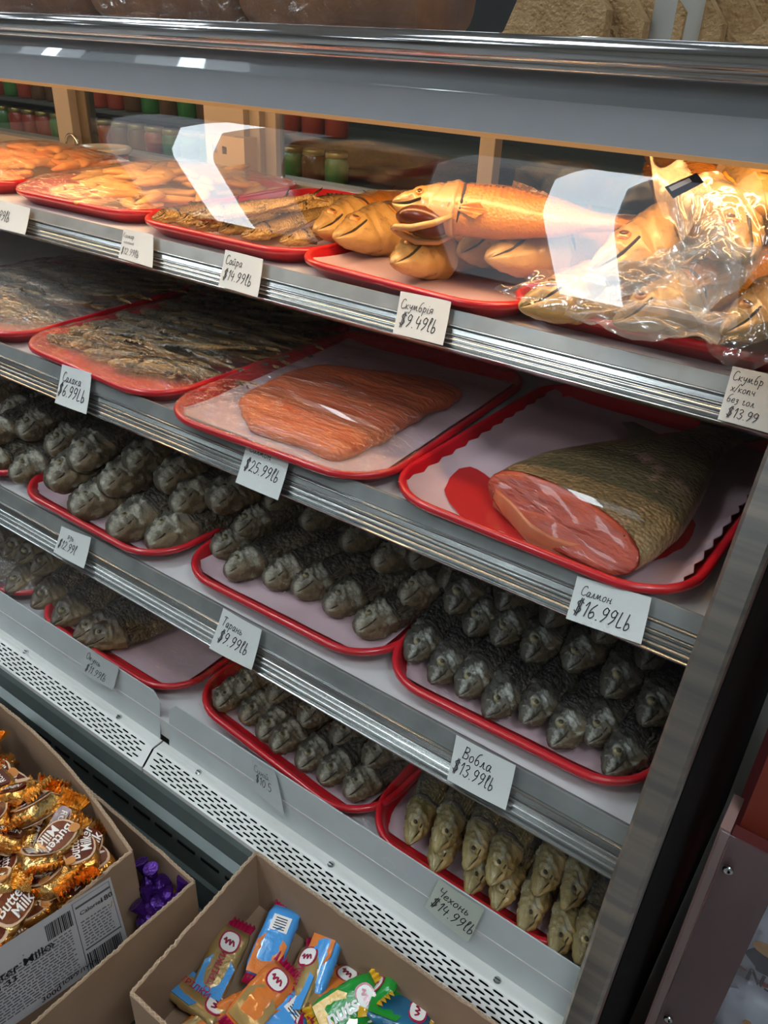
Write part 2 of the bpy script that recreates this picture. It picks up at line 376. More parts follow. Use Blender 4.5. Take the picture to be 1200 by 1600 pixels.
# canopy header with lamp housing, chrome tube
hz0, hz1 = zu(-.103), zu(-.031); hy = 1.018 * S
hp_ = [(hy, hz0), (hy + .0006, zu(-.060))]; yy_, z_ = hy + .0006, zu(-.060)
for i in range(12):          # rolled upper part of the sheet: slope eases from steep to shallow
    sl_ = .425 - .11 * i / 11; dz_ = (zu(-.020) - zu(-.060)) / 12; yy_ += sl_ * dz_; z_ += dz_; hp_.append((yy_, z_))
n_face = len(hp_)
q = MB(); q.extrude_x(hp_ + [(yy_, hz1 + .02), (hy + .03, hz1 + .02), (hy + .03, hz0 + .004), (hy + .003, hz0 + .004), (hy + .003, hz0)], XL, XR)
hd = cp(q.build('header_panel', M_HEAD))
for i in range(1, n_face - 1): hd.data.polygons[i].use_smooth = True
q = MB(); q.extrude_x([(hy - .001, hz0 - .004), (hy - .001, hz0), (hy + .004, hz0), (hy + .004, hz0 - .004)], XL, XR)
q.build('lamplit_edge', mat('painted_lamp_glow', (.85, .38, .13), .4)).parent = hd  # warm lamplight on the header's lower edge, painted in as orange
cp(bx('canopy', (XL, hy + .03, hz1 - .008), (XR, 1.22, hz1 + .008), M_BEIGE))
M_WARM = mat('warm_tube', (1, .8, .5), .5, emit=(1.0, .60, .26), es=WARM_E)
for i in range(3):
    q = MB(); x0 = -2.2 + i * .72; q.tube([(x0, hy + .040, hz1 - .034), (x0 + .66, hy + .040, hz1 - .034)], .009, 10)
    t = q.build('canopy_lamp', M_WARM); t.parent = hd
q = MB(); q.tube([(XL, .700, zu(-.006)), (PX1, .700, zu(-.006))], .0105, 20); q.tube([(XL, .704, zu(-.021)), (PX1, .704, zu(-.021))], .0055, 14)
cp(q.build('chrome_handrail', M_CHROME, smooth=True))
# upper glass of the bread shelf above
cp(mesh_obj('upper_glass', [(XL, .702, zu(.004)), (PX1, .702, zu(.004)), (PX1, .72, zu(.6)), (XL, .72, zu(.6))], [(0, 1, 2, 3)], M_GLASS))
cp(bx('bread_shelf', (XL, .715, zu(-.02)), (XR, 1.22, zu(-.012)), M_SHELF))
# rear wall: frames + dark glass sliding doors
RY = 1.2
def xat(u, v, y=RY): return ony(u, v, y).x
ztop = zu(-.02); zb1 = zu(-.36)
for (u0, u1, dy, m) in (((93, 170), (116, 170), 0, M_BEIGE), ((128, 170), (142, 170), .02, mat('dark_frame', (.10, .08, .06), .5)), ((327, 200), (388, 200), -.03, M_BEIGE), ((390, 220), (413, 220), -.015, M_BEIGE), ((414, 220), (438, 220), 0, M_BEIGE), ((755, 230), (779, 230), -.015, M_BEIGE)):
    o = cp(bx('door_frame', (xat(*u0, RY + dy), RY + dy - .012, zb1), (xat(*u1, RY + dy), RY + dy + .012, ztop), m, bev=.002))
for (a, b, dy) in ((XL, xat(100, 170), .0), (xat(110, 170), xat(330, 200), .012), (xat(437, 220), xat(757, 230), .0), (xat(775, 230), XR, .012)):
    cp(bx('sliding_glass_door', (a, RY + dy, zb1), (b, RY + dy + .006, ztop), M_DOORG))
cp(bx('rear_sill', (XL, RY - .03, zb1 - .02), (XR, RY + .04, zb1 + .015), M_BEIGE))
cp(bx('rear_wall', (XL, 1.18, .35), (XR, 1.22, zb1 - .02), mat('rear_inner', (.20, .19, .18), .5)))
# perforated shelf bracket
p0 = ony(322, 208, RY - .06); p1 = ony(362, 212, RY - .06)
q = MB(); zt = p0.z; zb = zt - .115; wB = p1.x - p0.x
cols_ = [0, .22, .40, .60, .78, 1]; rows_ = [0, .16, .27, .45, .56, .74, .85, 1]
for i in range(5):
    for j in range(7):
        if i in (1, 3) and j in (1, 3, 5): continue
        q.box((p0.x + wB * cols_[i], RY - .06, zt - .115 * rows_[j + 1]), (p0.x + wB * cols_[i + 1], RY - .058, zt - .115 * rows_[j]))
q.box((p1.x, RY - .06, zb), (p1.x + .03, RY - .02, zt))
cp(q.build('perforated_bracket', mat('bracket_beige', (.50, .42, .34), .4)))
# ring pull on the left door
c = ony(113, 226, RY - .02); q = MB()
q.tube([c + Vector((math.cos(a) * .021, 0, math.sin(a) * .021)) for a in [2 * PI * i / 24 for i in range(25)]], .0035, 8)
q.build('ring_pull', M_CHROME, smooth=True); cp(bpy.data.objects['ring_pull'])

# ------------------------------------------------------------------ trays
TW, TD, TR_, TH = .3131, .403, .066, .020
def rrect(w_, d_, r, z, n=8):
    r = max(r, .002); pts = []
    for cx, cy, a0 in ((w_ / 2 - r, d_ / 2 - r, 0), (-w_ / 2 + r, d_ / 2 - r, 90), (-w_ / 2 + r, -d_ / 2 + r, 180), (w_ / 2 - r, -d_ / 2 + r, 270)):
        for i in range(n + 1):
            a = math.radians(a0 + 90 * i / n); pts.append(Vector((cx + r * math.cos(a), cy + r * math.sin(a), z)))
    return pts
def tray_mesh():
    q = MB(); spec = [(-.022, .0), (-.004, .014), (0, .016), (.0005, .020), (-.0015, .0225), (-.005, .023), (-.0075, .021), (-.011, .012), (-.020, .0035), (-.03, .003)]
    q.loft([rrect(TW + 2 * o, TD + 2 * o, TR_ + o, z) for o, z in spec])
    return q
tray0 = None
def tray(cx, cy, deg, z, label, group='red plastic trays in the fish case'):
    global tray0
    if tray0 is None: tray0 = tray_mesh().build('serving_tray', M_RED, smooth=True); o = tray0
    else: o = tray0.copy(); COL.objects.link(o)
    o.location = (cx, cy, z); o.rotation_euler = (0, 0, math.radians(deg)); tag(o, label, 'tray', group); return o
def paper(cx, cy, deg, z, label, w_=.27, d_=.355, zig=0, m=M_PAPER, seed=0, name='paper_liner'):
    rnd = random.Random(seed); q = MB(); nx, ny = 22, 26; V = []; F = []
    for j in range(ny + 1):
        for i in range(nx + 1):
            x = (i / nx - .5) * w_; y = (j / ny - .5) * d_
            e = max(abs(x) / (TW / 2 - .028), abs(y) / (TD / 2 - .028)); cc = math.hypot(max(abs(x) - .085, 0), max(abs(y) - .13, 0)) / .045
            zz_ = .0045 + max(0, e - 1) * .10 + max(0, cc - 1) * .010 + .0012 * noise.noise(Vector((x * 22, y * 22, seed)))
            xx = x
            if zig and i in (0, nx): xx += (.003 if j % 2 else -.001)
            if zig and j == 0: y += (.003 if i % 2 else 0)
            V.append((xx, y, max(zz_, .0042)))
    for j in range(ny):
        for i in range(nx):
            a = j * (nx + 1) + i; F.append((a, a + 1, a + nx + 2, a + nx + 1))
    o = mesh_obj(name, V, F, m, None, True, (cx, cy, z)); o.rotation_euler = (0, 0, math.radians(deg)); tag(o, label, 'paper', 'sheets of paper lining the trays'); return o

Z1, Z2, Z3, Z4 = zu(-.36), zu(-.58), zu(-.84), zu(-1.10)
TR = {'2c': (-.249, .771, -.9, Z2), '2b': (-.571, .762, 2.6, Z2), '2a': (-.881, .778, -2.4, Z2), '2z': (-1.215, .775, 3, Z2),
      '3b': (-.521, .725, .75, Z3), '3a': (-.840, .712, -.5, Z3), '3c': (-.228, .728, 1.5, Z3, .94), '3z': (-1.17, .712, 0, Z3),
      '4b': (-.477, .687, -4.7, Z4), '4c': (-.215, .678, -.4, Z4, .85), '4a': (-.807, .681, 1, Z4), '4z': (-1.135, .681, 0, Z4),
      '1c': (-.501, .924, -4.3, Z1), '1b': (-.815, .945, 0, Z1), '1a': (-1.135, .955, 2, Z1), '1z': (-1.46, .915, -2, Z1, 1, .8), '1d': (-.236, .955, 0, Z1)}
TL = {'2c': 'red tray with trout tail piece, by the end post', '2b': 'red tray under the film-wrapped orange salmon fillet', '2a': 'red tray of small fish under cling film above the 6.99 tag', '2z': 'red tray at the far left of the second shelf, under film',
      '3b': 'red tray of dried fish with whitish heads above the 9.99 tag', '3a': 'red tray of large dark dried fish above the 12.99 tag', '3c': 'red tray of dark dried fish above the 13.99 tag', '3z': 'red tray at the far left of the third shelf',
      '4b': 'red tray of small dark fish behind the 10.5 tag on the bottom deck', '4c': 'red tray of yellowish fish behind the 14.99 tag, bottom right', '4a': 'half empty red tray lined with pink paper, bottom deck', '4z': 'red tray of dried perch at the far left of the bottom deck',
      '1c': 'red tray of golden smoked mackerel above the 9.49 tag', '1b': 'red tray of small golden smoked fish above the 14.99 tag, top shelf', '1a': 'red tray of yellow squid strips under film, top shelf', '1z': 'red tray of orange squid at the far left of the top shelf', '1d': 'red tray under the vacuum packed mackerel bags, top shelf right'}
for k, t_ in TR.items():
    x, y, a, z = t_[:4]; xs_ = t_[4] if len(t_) > 4 else 1
    tray(x, y, a, z, TL[k]).scale = (xs_, t_[5] if len(t_) > 5 else 1, 1)
    if k in ('2c', '3b', '3a', '3c', '3z', '4b', '4c', '4a', '4z', '1c', '1b', '2b'):
        paper(x, y, a, z, TL[k].replace('red tray', 'pinkish paper liner in red tray').replace('half empty ', '').replace('of dried perch at the far left of the bottom deck', 'of perch, far left').replace('small dark fish', 'dark fish').replace('yellowish fish behind the 14.99 tag, bottom right', 'yellowish fish, bottom right').replace(' above the 14.99 tag, top shelf', ', top shelf').replace('small golden smoked fish', 'golden fish').replace(' dried fish with whitish heads', ' fish').replace('on the bottom deck', 'on bottom deck').replace(' lined with pink paper', '').replace('behind the 10.5 tag on bottom deck', 'behind the 10.5 tag'), w_=(.275 if k != '2c' else .283) * xs_, zig=k == '2c', seed=len(k) + ord(k[1]) + ord(k[0]))

# ------------------------------------------------------------------ fish
def sm(x): x = max(0, min(1, x)); return x * x * (3 - 2 * x)
def prof_interp(P, t):
    for a, b in zip(P, P[1:]):
        if a[0] <= t <= b[0]:
            k = (t - a[0]) / (b[0] - a[0]); k2 = k * k * (3 - 2 * k) * .5 + k * .5
            return [a[i] + (b[i] - a[i]) * k2 for i in (1, 2, 3)]
    return P[-1][1:]
PROF = {
 # t, dorsal height, ventral height, half width (all relative to length)
 'mackerel': [(0, .014, .014, .010), (.015, .028, .030, .022), (.05, .047, .052, .038), (.12, .074, .080, .058), (.2, .092, .096, .074), (.28, .102, .106, .084), (.45, .104, .108, .084), (.65, .078, .082, .062), (.85, .034, .036, .028), (1, .014, .014, .012)],
 'dried': [(0, .018, .020, .016), (.02, .040, .036, .032), (.06, .068, .056, .046), (.12, .092, .078, .054), (.2, .105, .095, .054), (.3, .125, .115, .050), (.5, .130, .120, .044), (.7, .085, .080, .032), (.88, .040, .038, .018), (1, .030, .030, .010)],
 'blunt': [(0, .035, .035, .030), (.015, .058, .055, .045), (.05, .082, .075, .058), (.12, .098, .090, .066), (.22, .105, .098, .066), (.3, .112, .104, .058), (.5, .112, .108, .048), (.7, .080, .076, .034), (.88, .040, .038, .018), (1, .028, .028, .010)],
 'slim': [(0, .010, .014, .012), (.02, .026, .026, .022), (.07, .044, .046, .034), (.14, .060, .062, .040), (.25, .072, .078, .040), (.5, .074, .086, .038), (.75, .050, .054, .026), (.9, .028, .030, .014), (1, .022, .022, .008)]}
M_SLIT = mat('dark_slit', (.02, .010, .005), .6)
def fish(kind, L, mb, mh, meye, wr=.0015, seed=1, th=.235, bend=.0, headless=False, mfin=None, eye_r=.026, mouth=True, open_mouth=False, lie=True, nt=40, nr=34):
    P = PROF[kind]; rnd = random.Random(seed); root = empty('fish', (0, 0, 0)); te = th * .42; the = math.radians(66)
    def surf(t, a, pinch=1.0):
        top, bot, hw = prof_interp(P, t); ca, sa = math.cos(a), math.sin(a)
        hh = top if ca > 0 else bot
        ex = .86; x = t * L
        y = hw * L * math.copysign(abs(sa) ** ex, sa); z = hh * L * math.copysign(abs(ca) ** ex, ca)
        k = 1.0
        # gill cover flare then step in
        k += .08 * math.exp(-((t - th * .95) / .02) ** 2) if t <= th else -.10 * math.exp(-((t - th) / .02) ** 2)
        d = 0
        if t < th * 1.05:
            pre = th * (.66 + .10 * math.cos(abs(a if a < PI else a - 2 * PI) * 2 - 1.2))   # cheek crease
            d -= .0065 * L * math.exp(-((t - pre) / .006) ** 2) * (abs(sa) > .2)
            d += .0035 * L * math.exp(-((t - pre - .016) / .010) ** 2) * (abs(sa) > .2)
        for sgn in (1, -1):
            da = (a - sgn * the + PI) % (2 * PI) - PI
            rr = math.hypot((t - te) * L, da * hw * L) / (eye_r * L)
            d += -.010 * L * math.exp(-(rr / .85) ** 2) + .0055 * L * math.exp(-((rr - 1.4) / .30) ** 2)
            if t < th * .5:   # mouth slit
                am = math.radians(112 - 160 * t); dm = ((a - sgn * am + PI) % (2 * PI) - PI)
                d += -.012 * L * math.exp(-(dm / .14) ** 2) * (1 - sm((t - th * .30) / (th * .2)))
        nv = noise.noise(Vector((t * 9 + seed * 5, ca * 2.6, sa * 2.6)))
        nv2 = noise.noise(Vector((t * 45, ca * 8 + seed, sa * 8)))
        nv3 = abs(noise.noise(Vector((t * 22 + 3, ca * 7, sa * 7 + seed)))); nv4 = abs(noise.noise(Vector((t * 60 + 3, ca * 5, sa * 5 + seed))))
        hk = 1.5 if t < th else 1.0
        d += wr * hk * (1.5 * nv + .6 * nv2 - 1.6 * nv3 - .9 * nv4 + .9) * (L / .2) * min(1, t * 12)
        v = Vector((x, y * k, z * k)); nn = Vector((0, sa / max(hw, .01), ca / max(hh, .01))).normalized()
        v += nn * d
        if bend: v.y += bend * L * (t * t)
        return v
    def part(name, t0, t1, n, m, cap0, cap1, parent):
        rings = [[surf(t0 + (t1 - t0) * i / n, 2 * PI * k / nr) for k in range(nr)] for i in range(n + 1)]
        q = MB(); q.loft(rings, 0, False)
        nn = len(q.v)
        if cap0: q.v.append(surf(t0, 0) * .5 + surf(t0, PI) * .5 + Vector((-.004 * L if t0 == 0 else .012 * L, 0, 0))); q.f += [(nn, (k + 1) % nr, k) for k in range(nr)]; q.m += [0] * nr
        if cap1: c_ = len(q.v); q.v.append(surf(t1, 0) * .5 + surf(t1, PI) * .5); b_ = n * nr; q.f += [(c_, b_ + k, b_ + (k + 1) % nr) for k in range(nr)]; q.m += [0] * nr
        return q.build(name, m, parent, True)
    tb = th if not headless else .28
    body = part('body', tb, 1.0, nt, mb, True, True, root)
    if not headless:
        head = part('head', 0.0, th + .006, 30, mh, True, True, root)
        q = MB(); hp = prof_interp(P, .004); rm = [surf(.004, 2 * PI * k / 16) * .72 + Vector((-.0035 * L, 0, -.002 * L)) for k in range(16)]   # open dried mouth
        if mouth: q.loft([rm, [p * .5 + Vector((.006 * L, 0, 0)) for p in rm]]); q.build('mouth', EYE_D[1] if kind != 'mackerel' else EYE_M[1], head)
        for sgn in (1, -1):   # dark slits of mouth and gill
            q = MB(); q.tube([surf(.004 + th * .46 * i / 8, sgn * math.radians(112 - 160 * (.004 + th * .42 * i / 8))) for i in range(9)], [(.0010 + .0006 * math.sin(PI * i / 8)) * (1.4 if kind == 'mackerel' else .65) for i in range(9)], 6); q.build('mouth_slit', M_SLIT, head)
            q = MB(); q.tube([surf(th + .009 + .018 * math.cos(math.radians(25 + 14 * i) - 1.4), sgn * math.radians(25 + 14 * i)) * .995 for i in range(10)], [.0008 + .0012 * math.sin(PI * i / 9) for i in range(10)], 6); q.build('gill_slit', M_SLIT, head)
        for sgn in (1, -1):
            p = surf(te, sgn * the); hw = prof_interp(P, te)[2]
            q = MB(); rr = eye_r * L; nrm = Vector((0, sgn * math.sin(the), math.cos(the) * .6)).normalized()
            u_ = Vector((1, 0, 0)); v_ = nrm.cross(u_)
            rings = [[p + nrm * (zz_ * rr) + (u_ * math.cos(2 * PI * k / 14) + v_ * math.sin(2 * PI * k / 14)) * rr * r_ for k in range(14)] for r_, zz_ in ((1.0, -.1), (.85, .28), (.62, .46), (.5, .50))]
            q.loft(rings, 0, False); q.loft([rings[-1], [p + nrm * (.56 * rr) + (u_ * math.cos(2 * PI * k / 14) + v_ * math.sin(2 * PI * k / 14)) * rr * .1 for k in range(14)]], 1)
            q.build('eye', None, head, True, mats=meye)
    mf = mfin or mb
    # tail fin, thin corrugated fan
    def fan(name, base0, base1, tips, nrmv, m, par):
        V = []; F = []; n = len(tips) - 1
        for i, tp in enumerate(tips):
            b_ = base0.lerp(base1, i / n); off = nrmv * (.0012 if i % 2 else -.0012)
            V += [b_, b_.lerp(tp, .5) + off, tp + off]
        for i in range(n):
            for j in range(2): F.append((3 * i + j, 3 * i + j + 1, 3 * i + j + 4, 3 * i + j + 3))
        q = MB(); th_ = nrmv * .0006
        q.add(V, F); q.add([v + th_ for v in V], [f[::-1] for f in F]); return q.build(name, m, par)
    yb = bend * L
    n = 12; tips = []
    for i in range(n + 1):
        k = i / n * 2 - 1; tips.append(Vector((L * (1.02 + .10 * abs(k) ** 1.2 + .006 * rnd.random()), yb, k * L * .105)))
    fan('tail_fin', Vector((L * .985, yb, -.02 * L)), Vector((L * .985, yb, .02 * L)), tips, Vector((0, 1, 0)), mf, root)
    t0, t1 = (.48, .60); zt_ = lambda t: prof_interp(P, t)[0] * L
    tips = [Vector((L * (t0 + (t1 - t0 + .05) * i / 8), bend * L * .3, zt_(t0 + (t1 - t0) * i / 8) + L * .045 * (1 - .7 * i / 8) * (.8 + .3 * rnd.random()))) for i in range(9)]
    fan('dorsal_fin', Vector((L * t0, bend * L * .25, zt_(t0) * .9)), Vector((L * t1, bend * L * .3, zt_(t1) * .9)), tips, Vector((0, 1, 0)), mf, root)
    if not headless:
        for sgn in (1, -1):
            hw = prof_interp(P, th + .03)[2] * L
            tips = [Vector((L * (th + .13 - .012 * abs(i - 3)), sgn * (hw * 1.04), -L * (.01 + .012 * i))) for i in range(7)]
            fan('pectoral_fin', Vector((L * (th + .015), sgn * hw * .96, -.02 * L)), Vector((L * (th + .015), sgn * hw * .95, -.05 * L)), tips, Vector((0, sgn, 0)), mf, root)
    root['_L'] = L; root['_hw'] = max(p[3] for p in P) * L
    return root
USED = set()
def put(protos, npx, tpx, z, roll, label, cat, group, name, pitch=0, scale=1.0):
    """nose at pixel npx, body running towards tpx, both on the plane of height z"""
    pr = random.choice(protos)
    if id(pr) in USED: r = dup(pr)
    else: r = pr; USED.add(id(pr))
    A = onz(*npx, z); B = onz(*tpx, z); d = B - A
    yaw = math.atan2(d.y, d.x)
    mrot = Matrix.Rotation(yaw, 4, 'Z') @ Matrix.Rotation(math.radians(-pitch), 4, 'Y') @ Matrix.Rotation(math.radians(-roll), 4, 'X')
    r.matrix_world = Matrix.Translation(A) @ mrot @ Matrix.Scale(scale, 4)
    r.name = name; tag(r, label, cat, group)
    for k_ in ('_L', '_hw'):
        if k_ in r.keys(): del r[k_]
    return r
EYE_D = [mat('dried_eye', (.20, .16, .08), .35), mat('dried_pupil', (.06, .05, .035), .3)]
EYE_M = [mat('smoked_eye', (.42, .17, .04), .2, coat=.5), mat('smoked_pupil', (.10, .04, .01), .15)]
FB_D = fish_mat('dried_skin', (.012, .010, .008), (.042, .034, .024), (.09, .068, .042), .04, .42, 240, patch=((.07, .062, .048), 40, .62), bumpd=.003)
FH_D = fish_mat('dried_head', (.03, .025, .018), (.085, .068, .046), (.13, .09, .045), .04, .40, 0, patch=((.46, .45, .40), 40, .55), bumpd=.003)
FB_G = fish_mat('goby_skin', (.018, .014, .010), (.055, .042, .026), (.10, .07, .04), .04, .45, 200, patch=((.075, .068, .05), 40, .6), bumpd=.003)
FH_G = fish_mat('goby_head', (.04, .033, .022), (.12, .095, .062), (.16, .10, .045), .04, .42, 0, patch=((.40, .36, .28), 34, .53), bumpd=.004)
FB_C = fish_mat('sabre_skin', (.03, .028, .02), (.16, .115, .05), (.32, .20, .07), .05, .30, 260, patch=((.04, .06, .11), 16, .58), coat=.3, bumpd=.002)
FH_C = fish_mat('sabre_head', (.10, .08, .03), (.36, .26, .10), (.50, .28, .09), .05, .28, 0, patch=((.55, .50, .38), 45, .58), coat=.3, bumpd=.003)
FB_M = fish_mat('mackerel_skin', (.07, .030, .008), (.55, .20, .018), (.66, .27, .04), .085, .24, 300, coat=.6, patch=((.16, .08, .02), 24, .70), stripes=50, bumpd=.0008)
FH_M = fish_mat('mackerel_head', (.10, .055, .018), (.42, .25, .08), (.60, .36, .13), .085, .26, 0, coat=.6, patch=((.20, .12, .045), 60, .60), bumpd=.0016)
FB_S = fish_mat('sprat_skin', (.035, .024, .009), (.30, .17, .05), (.55, .36, .13), .028, .30, 300, coat=.4, patch=((.07, .045, .02), 60, .58), bumpd=.002)
FB_P = fish_mat('perch_skin', (.022, .017, .011), (.075, .05, .026), (.15, .10, .05), .045, .38, 260, coat=.2, patch=((.03, .024, .016), 30, .58), bumpd=.003)
FH_P = fish_mat('perch_head', (.03, .022, .014), (.12, .08, .045), (.26, .17, .08), .045, .35, 0, coat=.2, patch=((.30, .26, .19), 50, .62), bumpd=.003)

dried = [fish('dried', .200, FB_D, FH_D, EYE_D, .0019, s_, bend=b_) for s_, b_ in ((1, .04), (2, -.05), (5, .0))]
goby = [fish('blunt', .195, FB_G, FH_G, EYE_D, .0019, s_, bend=b_, eye_r=.020) for s_, b_ in ((3, .05), (4, -.03), (7, 0))]
big = [fish('blunt', .265, FB_G, FH_G, EYE_D, .0019, s_, bend=b_, eye_r=.020) for s_, b_ in ((8, .05), (9, -.03))]
perch = [fish('dried', .20, FB_P, FH_P, EYE_D, .0014, s_, bend=b_, eye_r=.027) for s_, b_ in ((11, .05), (12, -.04))]
small = [fish('blunt', .165, FB_G, FH_G, EYE_D, .0018, s_, bend=b_) for s_, b_ in ((13, .05), (14, -.05))]
sabre = [fish('slim', .235, FB_C, FH_C, [mat('sabre_eye', (.42, .30, .14), .3), EYE_D[1]], .0014, s_, bend=b_, eye_r=.022, th=.21) for s_, b_ in ((15, .05), (16, -.05), (17, .0))]
mack = [fish('mackerel', .37, FB_M, FH_M, EYE_M, .0004, s_, bend=b_, th=.26, eye_r=.024, mouth=False) for s_, b_ in ((21, .03), (22, -.03))]
saira = [fish('slim', .19, FB_S, FB_S, EYE_M, .0014, s_, bend=b_, eye_r=.018) for s_, b_ in ((31, .06), (32, -.05))]
sprat = [fish('slim', .15, FB_S, FB_S, EYE_D, .0012, s_, bend=b_, nt=18, nr=14) for s_, b_ in ((41, .04), (42, -.04))]

rn = random.Random(3)
ORD = ['first', 'second', 'third', 'fourth', 'fifth', 'sixth', 'seventh', 'eighth', 'ninth', 'tenth', 'eleventh', 'twelfth', 'thirteenth', 'fourteenth', 'fifteenth', 'sixteenth', 'seventeenth', 'eighteenth', 'nineteenth', 'twentieth']
def rowput(protos, lst, z, roll, look, where, cat, group, name, vec=(80, -60), pitch=4, scale=1.0):
    order = sorted(range(len(lst)), key=lambda i: lst[i][0])
    for rank, i in enumerate(order):
        u, v = lst[i][:2]; dz = lst[i][2] if len(lst[i]) > 2 else 0; vv = lst[i][3] if len(lst[i]) > 3 else vec; sc_ = lst[i][4] if len(lst[i]) > 4 else scale
        put(protos, (u, v), (u + vv[0], v + vv[1]), z + dz, roll + rn.uniform(-14, 14), '%s, %s from left %s' % (look, ORD[rank], where), cat, group, name, pitch + rn.uniform(-2, 2), sc_)
# shelf 3 right tray (dark dried roach)
rowput(dried, [(636, 1030), (672, 1065), (716, 1086), (757, 1118), (815, 1128), (860, 1165), (917, 1160), (945, 1208)], Z3 + .020, 55, 'dried roach with silvery head', 'in front row over 13.99 tag', 'fish', 'dried roach in the tray above the 13.99 tag', 'dried_roach', (75, -66), scale=.95)
rowput(dried, [(730, 990), (772, 1005), (820, 1030), (885, 1045), (944, 1085), (1002, 1130)], Z3 + .046, 55, 'dark dried roach', 'in upper row over 13.99 tag', 'fish', 'dried roach in the tray above the 13.99 tag', 'dried_roach', (75, -75), scale=.98)
rowput(dried, [(700, 955), (780, 950), (850, 975), (930, 1000), (1000, 1040)], Z3 + .066, 50, 'dark dried roach in shadow', 'in back row over 13.99 tag', 'fish', 'dried roach in the tray above the 13.99 tag', 'dried_roach', (75, -75))
# shelf 3 middle tray
rowput(goby, [(332, 862), (353, 897), (414, 910), (459, 925), (508, 952), (556, 985)], Z3 + .018, 60, 'dried fish with whitish head', 'in front row over 9.99 tag', 'fish', 'dried fish in the tray above the 9.99 tag', 'dried_fish', (85, -34))
rowput(goby, [(368, 832), (472, 820, .01), (535, 852, .012), (585, 885, .012), (626, 940, 0)], Z3 + .034, 60, 'dark dried fish', 'in upper row over 9.99 tag', 'fish', 'dried fish in the tray above the 9.99 tag', 'dried_fish', (85, -38))
rowput(goby, [(415, 792), (500, 800), (560, 830), (640, 880), (690, 915)], Z3 + .052, 60, 'dark dried fish in shadow', 'in back row over 9.99 tag', 'fish', 'dried fish in the tray above the 9.99 tag', 'dried_fish', (85, -45))
# shelf 3 left tray (large)
rowput(big, [(112, 800), (172, 835), (232, 852)], Z3 + .022, 62, 'large blunt grey dried fish', 'in front row over 12.99 tag', 'fish', 'large dried fish in the tray above the 12.99 tag', 'large_dried_fish', (85, -38))
rowput(big, [(76, 757), (160, 765), (272, 798)], Z3 + .045, 62, 'large blunt grey dried fish', 'in upper row over 12.99 tag', 'fish', 'large dried fish in the tray above the 12.99 tag', 'large_dried_fish', (85, -42))
rowput(big, [(113, 728), (200, 730), (250, 760), (330, 790)], Z3 + .066, 62, 'large dark dried fish in shadow', 'in back row over 12.99 tag', 'fish', 'large dried fish in the tray above the 12.99 tag', 'large_dried_fish', (85, -48))
rowput(goby, [(17, 745), (-15, 715), (-45, 735)], Z3 + .024, 60, 'dark dried fish', 'in far left tray, third shelf', 'fish', 'dried fish in the far left tray of the third shelf', 'dried_fish', (85, -30), scale=1.1)
rowput(goby, [(4, 655), (30, 680), (75, 705), (-30, 690), (40, 640), (-20, 620)], Z3 + .055, 60, 'upper dark dried fish', 'in far left tray, third shelf', 'fish', 'dried fish in the far left tray of the third shelf', 'dried_fish', (85, -40), scale=1.1)
# bottom deck, far left perch
rowput(perch, [(10, 925), (50, 948), (82, 976), (-25, 905)], Z4 + .024, 58, 'dried perch', 'in front row, far left of bottom deck', 'fish', 'dried perch on the bottom deck', 'dried_perch', (80, -50), scale=1.08)
rowput(perch, [(5, 870), (26, 880), (50, 896), (-20, 860)], Z4 + .045, 58, 'dried perch', 'in upper row, far left of bottom deck', 'fish', 'dried perch on the bottom deck', 'dried_perch', (80, -45), scale=1.05)
rowput(perch, [(114, 1000), (133, 1008)], Z4 + .026, 62, 'dried perch', 'of the pair on the half empty tray', 'fish', 'dried perch on the bottom deck', 'dried_perch', (90, -34), scale=1.1)
# bottom deck middle
rowput(small, [(338, 1105), (377, 1126), (404, 1152), (425, 1170), (465, 1198), (499, 1220), (540, 1243)], Z4 + .020, 58, 'small dark dried fish', 'in front row behind 10.5 tag', 'fish', 'small dried fish behind the 10.5 tag', 'small_dried_fish', (80, -55), scale=1.05)
rowput(small, [(370, 1085), (420, 1095), (470, 1130), (520, 1160), (570, 1195), (610, 1180)], Z4 + .036, 58, 'small dark dried fish in shadow', 'in back row behind 10.5 tag', 'fish', 'small dried fish behind the 10.5 tag', 'small_dried_fish', (80, -60), scale=1.05)
# bottom deck right
rowput(sabre, [(638, 1318), (676, 1363), (730, 1398), (772, 1422), (813, 1458), (861, 1496), (901, 1505)], Z4 + .022, 48, 'yellowish long headed sabre fish', 'in front row behind 14.99 tag', 'fish', 'sabre fish behind the 14.99 tag', 'sabre_fish', (26, -62))
rowput(sabre, [(680, 1330), (727, 1358), (765, 1382), (837, 1398), (800, 1322), (880, 1420)], Z4 + .042, 48, 'yellowish blue sabre fish', 'in upper row behind 14.99 tag', 'fish', 'sabre fish behind the 14.99 tag', 'sabre_fish', (30, -62))
# smoked mackerel
def mk(npx, tpx, z, roll, lab, sc_=1.0, pitch=0): return put(mack, npx, tpx, z, roll, lab, 'fish', 'smoked mackerel on the top shelf', 'smoked_mackerel', pitch, sc_)
mk((493, 360), (600, 335), Z1 + .036, 60, 'smoked mackerel with dark snout, leftmost and behind the others', .88)
mk((523, 372), (640, 350), Z1 + .034, 62, 'bronze smoked mackerel second from the left with wrinkled cheek', .95)
mk((614, 412), (740, 375), Z1 + .032, 64, 'golden smoked mackerel lying low in the middle of the tray', .88)
mk((718, 396), (830, 366), Z1 + .038, 64, 'smoked mackerel half hidden behind the rightmost one', .88)
mk((761, 404), (900, 384), Z1 + .046, 66, 'orange smoked mackerel rightmost in the tray with round eye', .98)
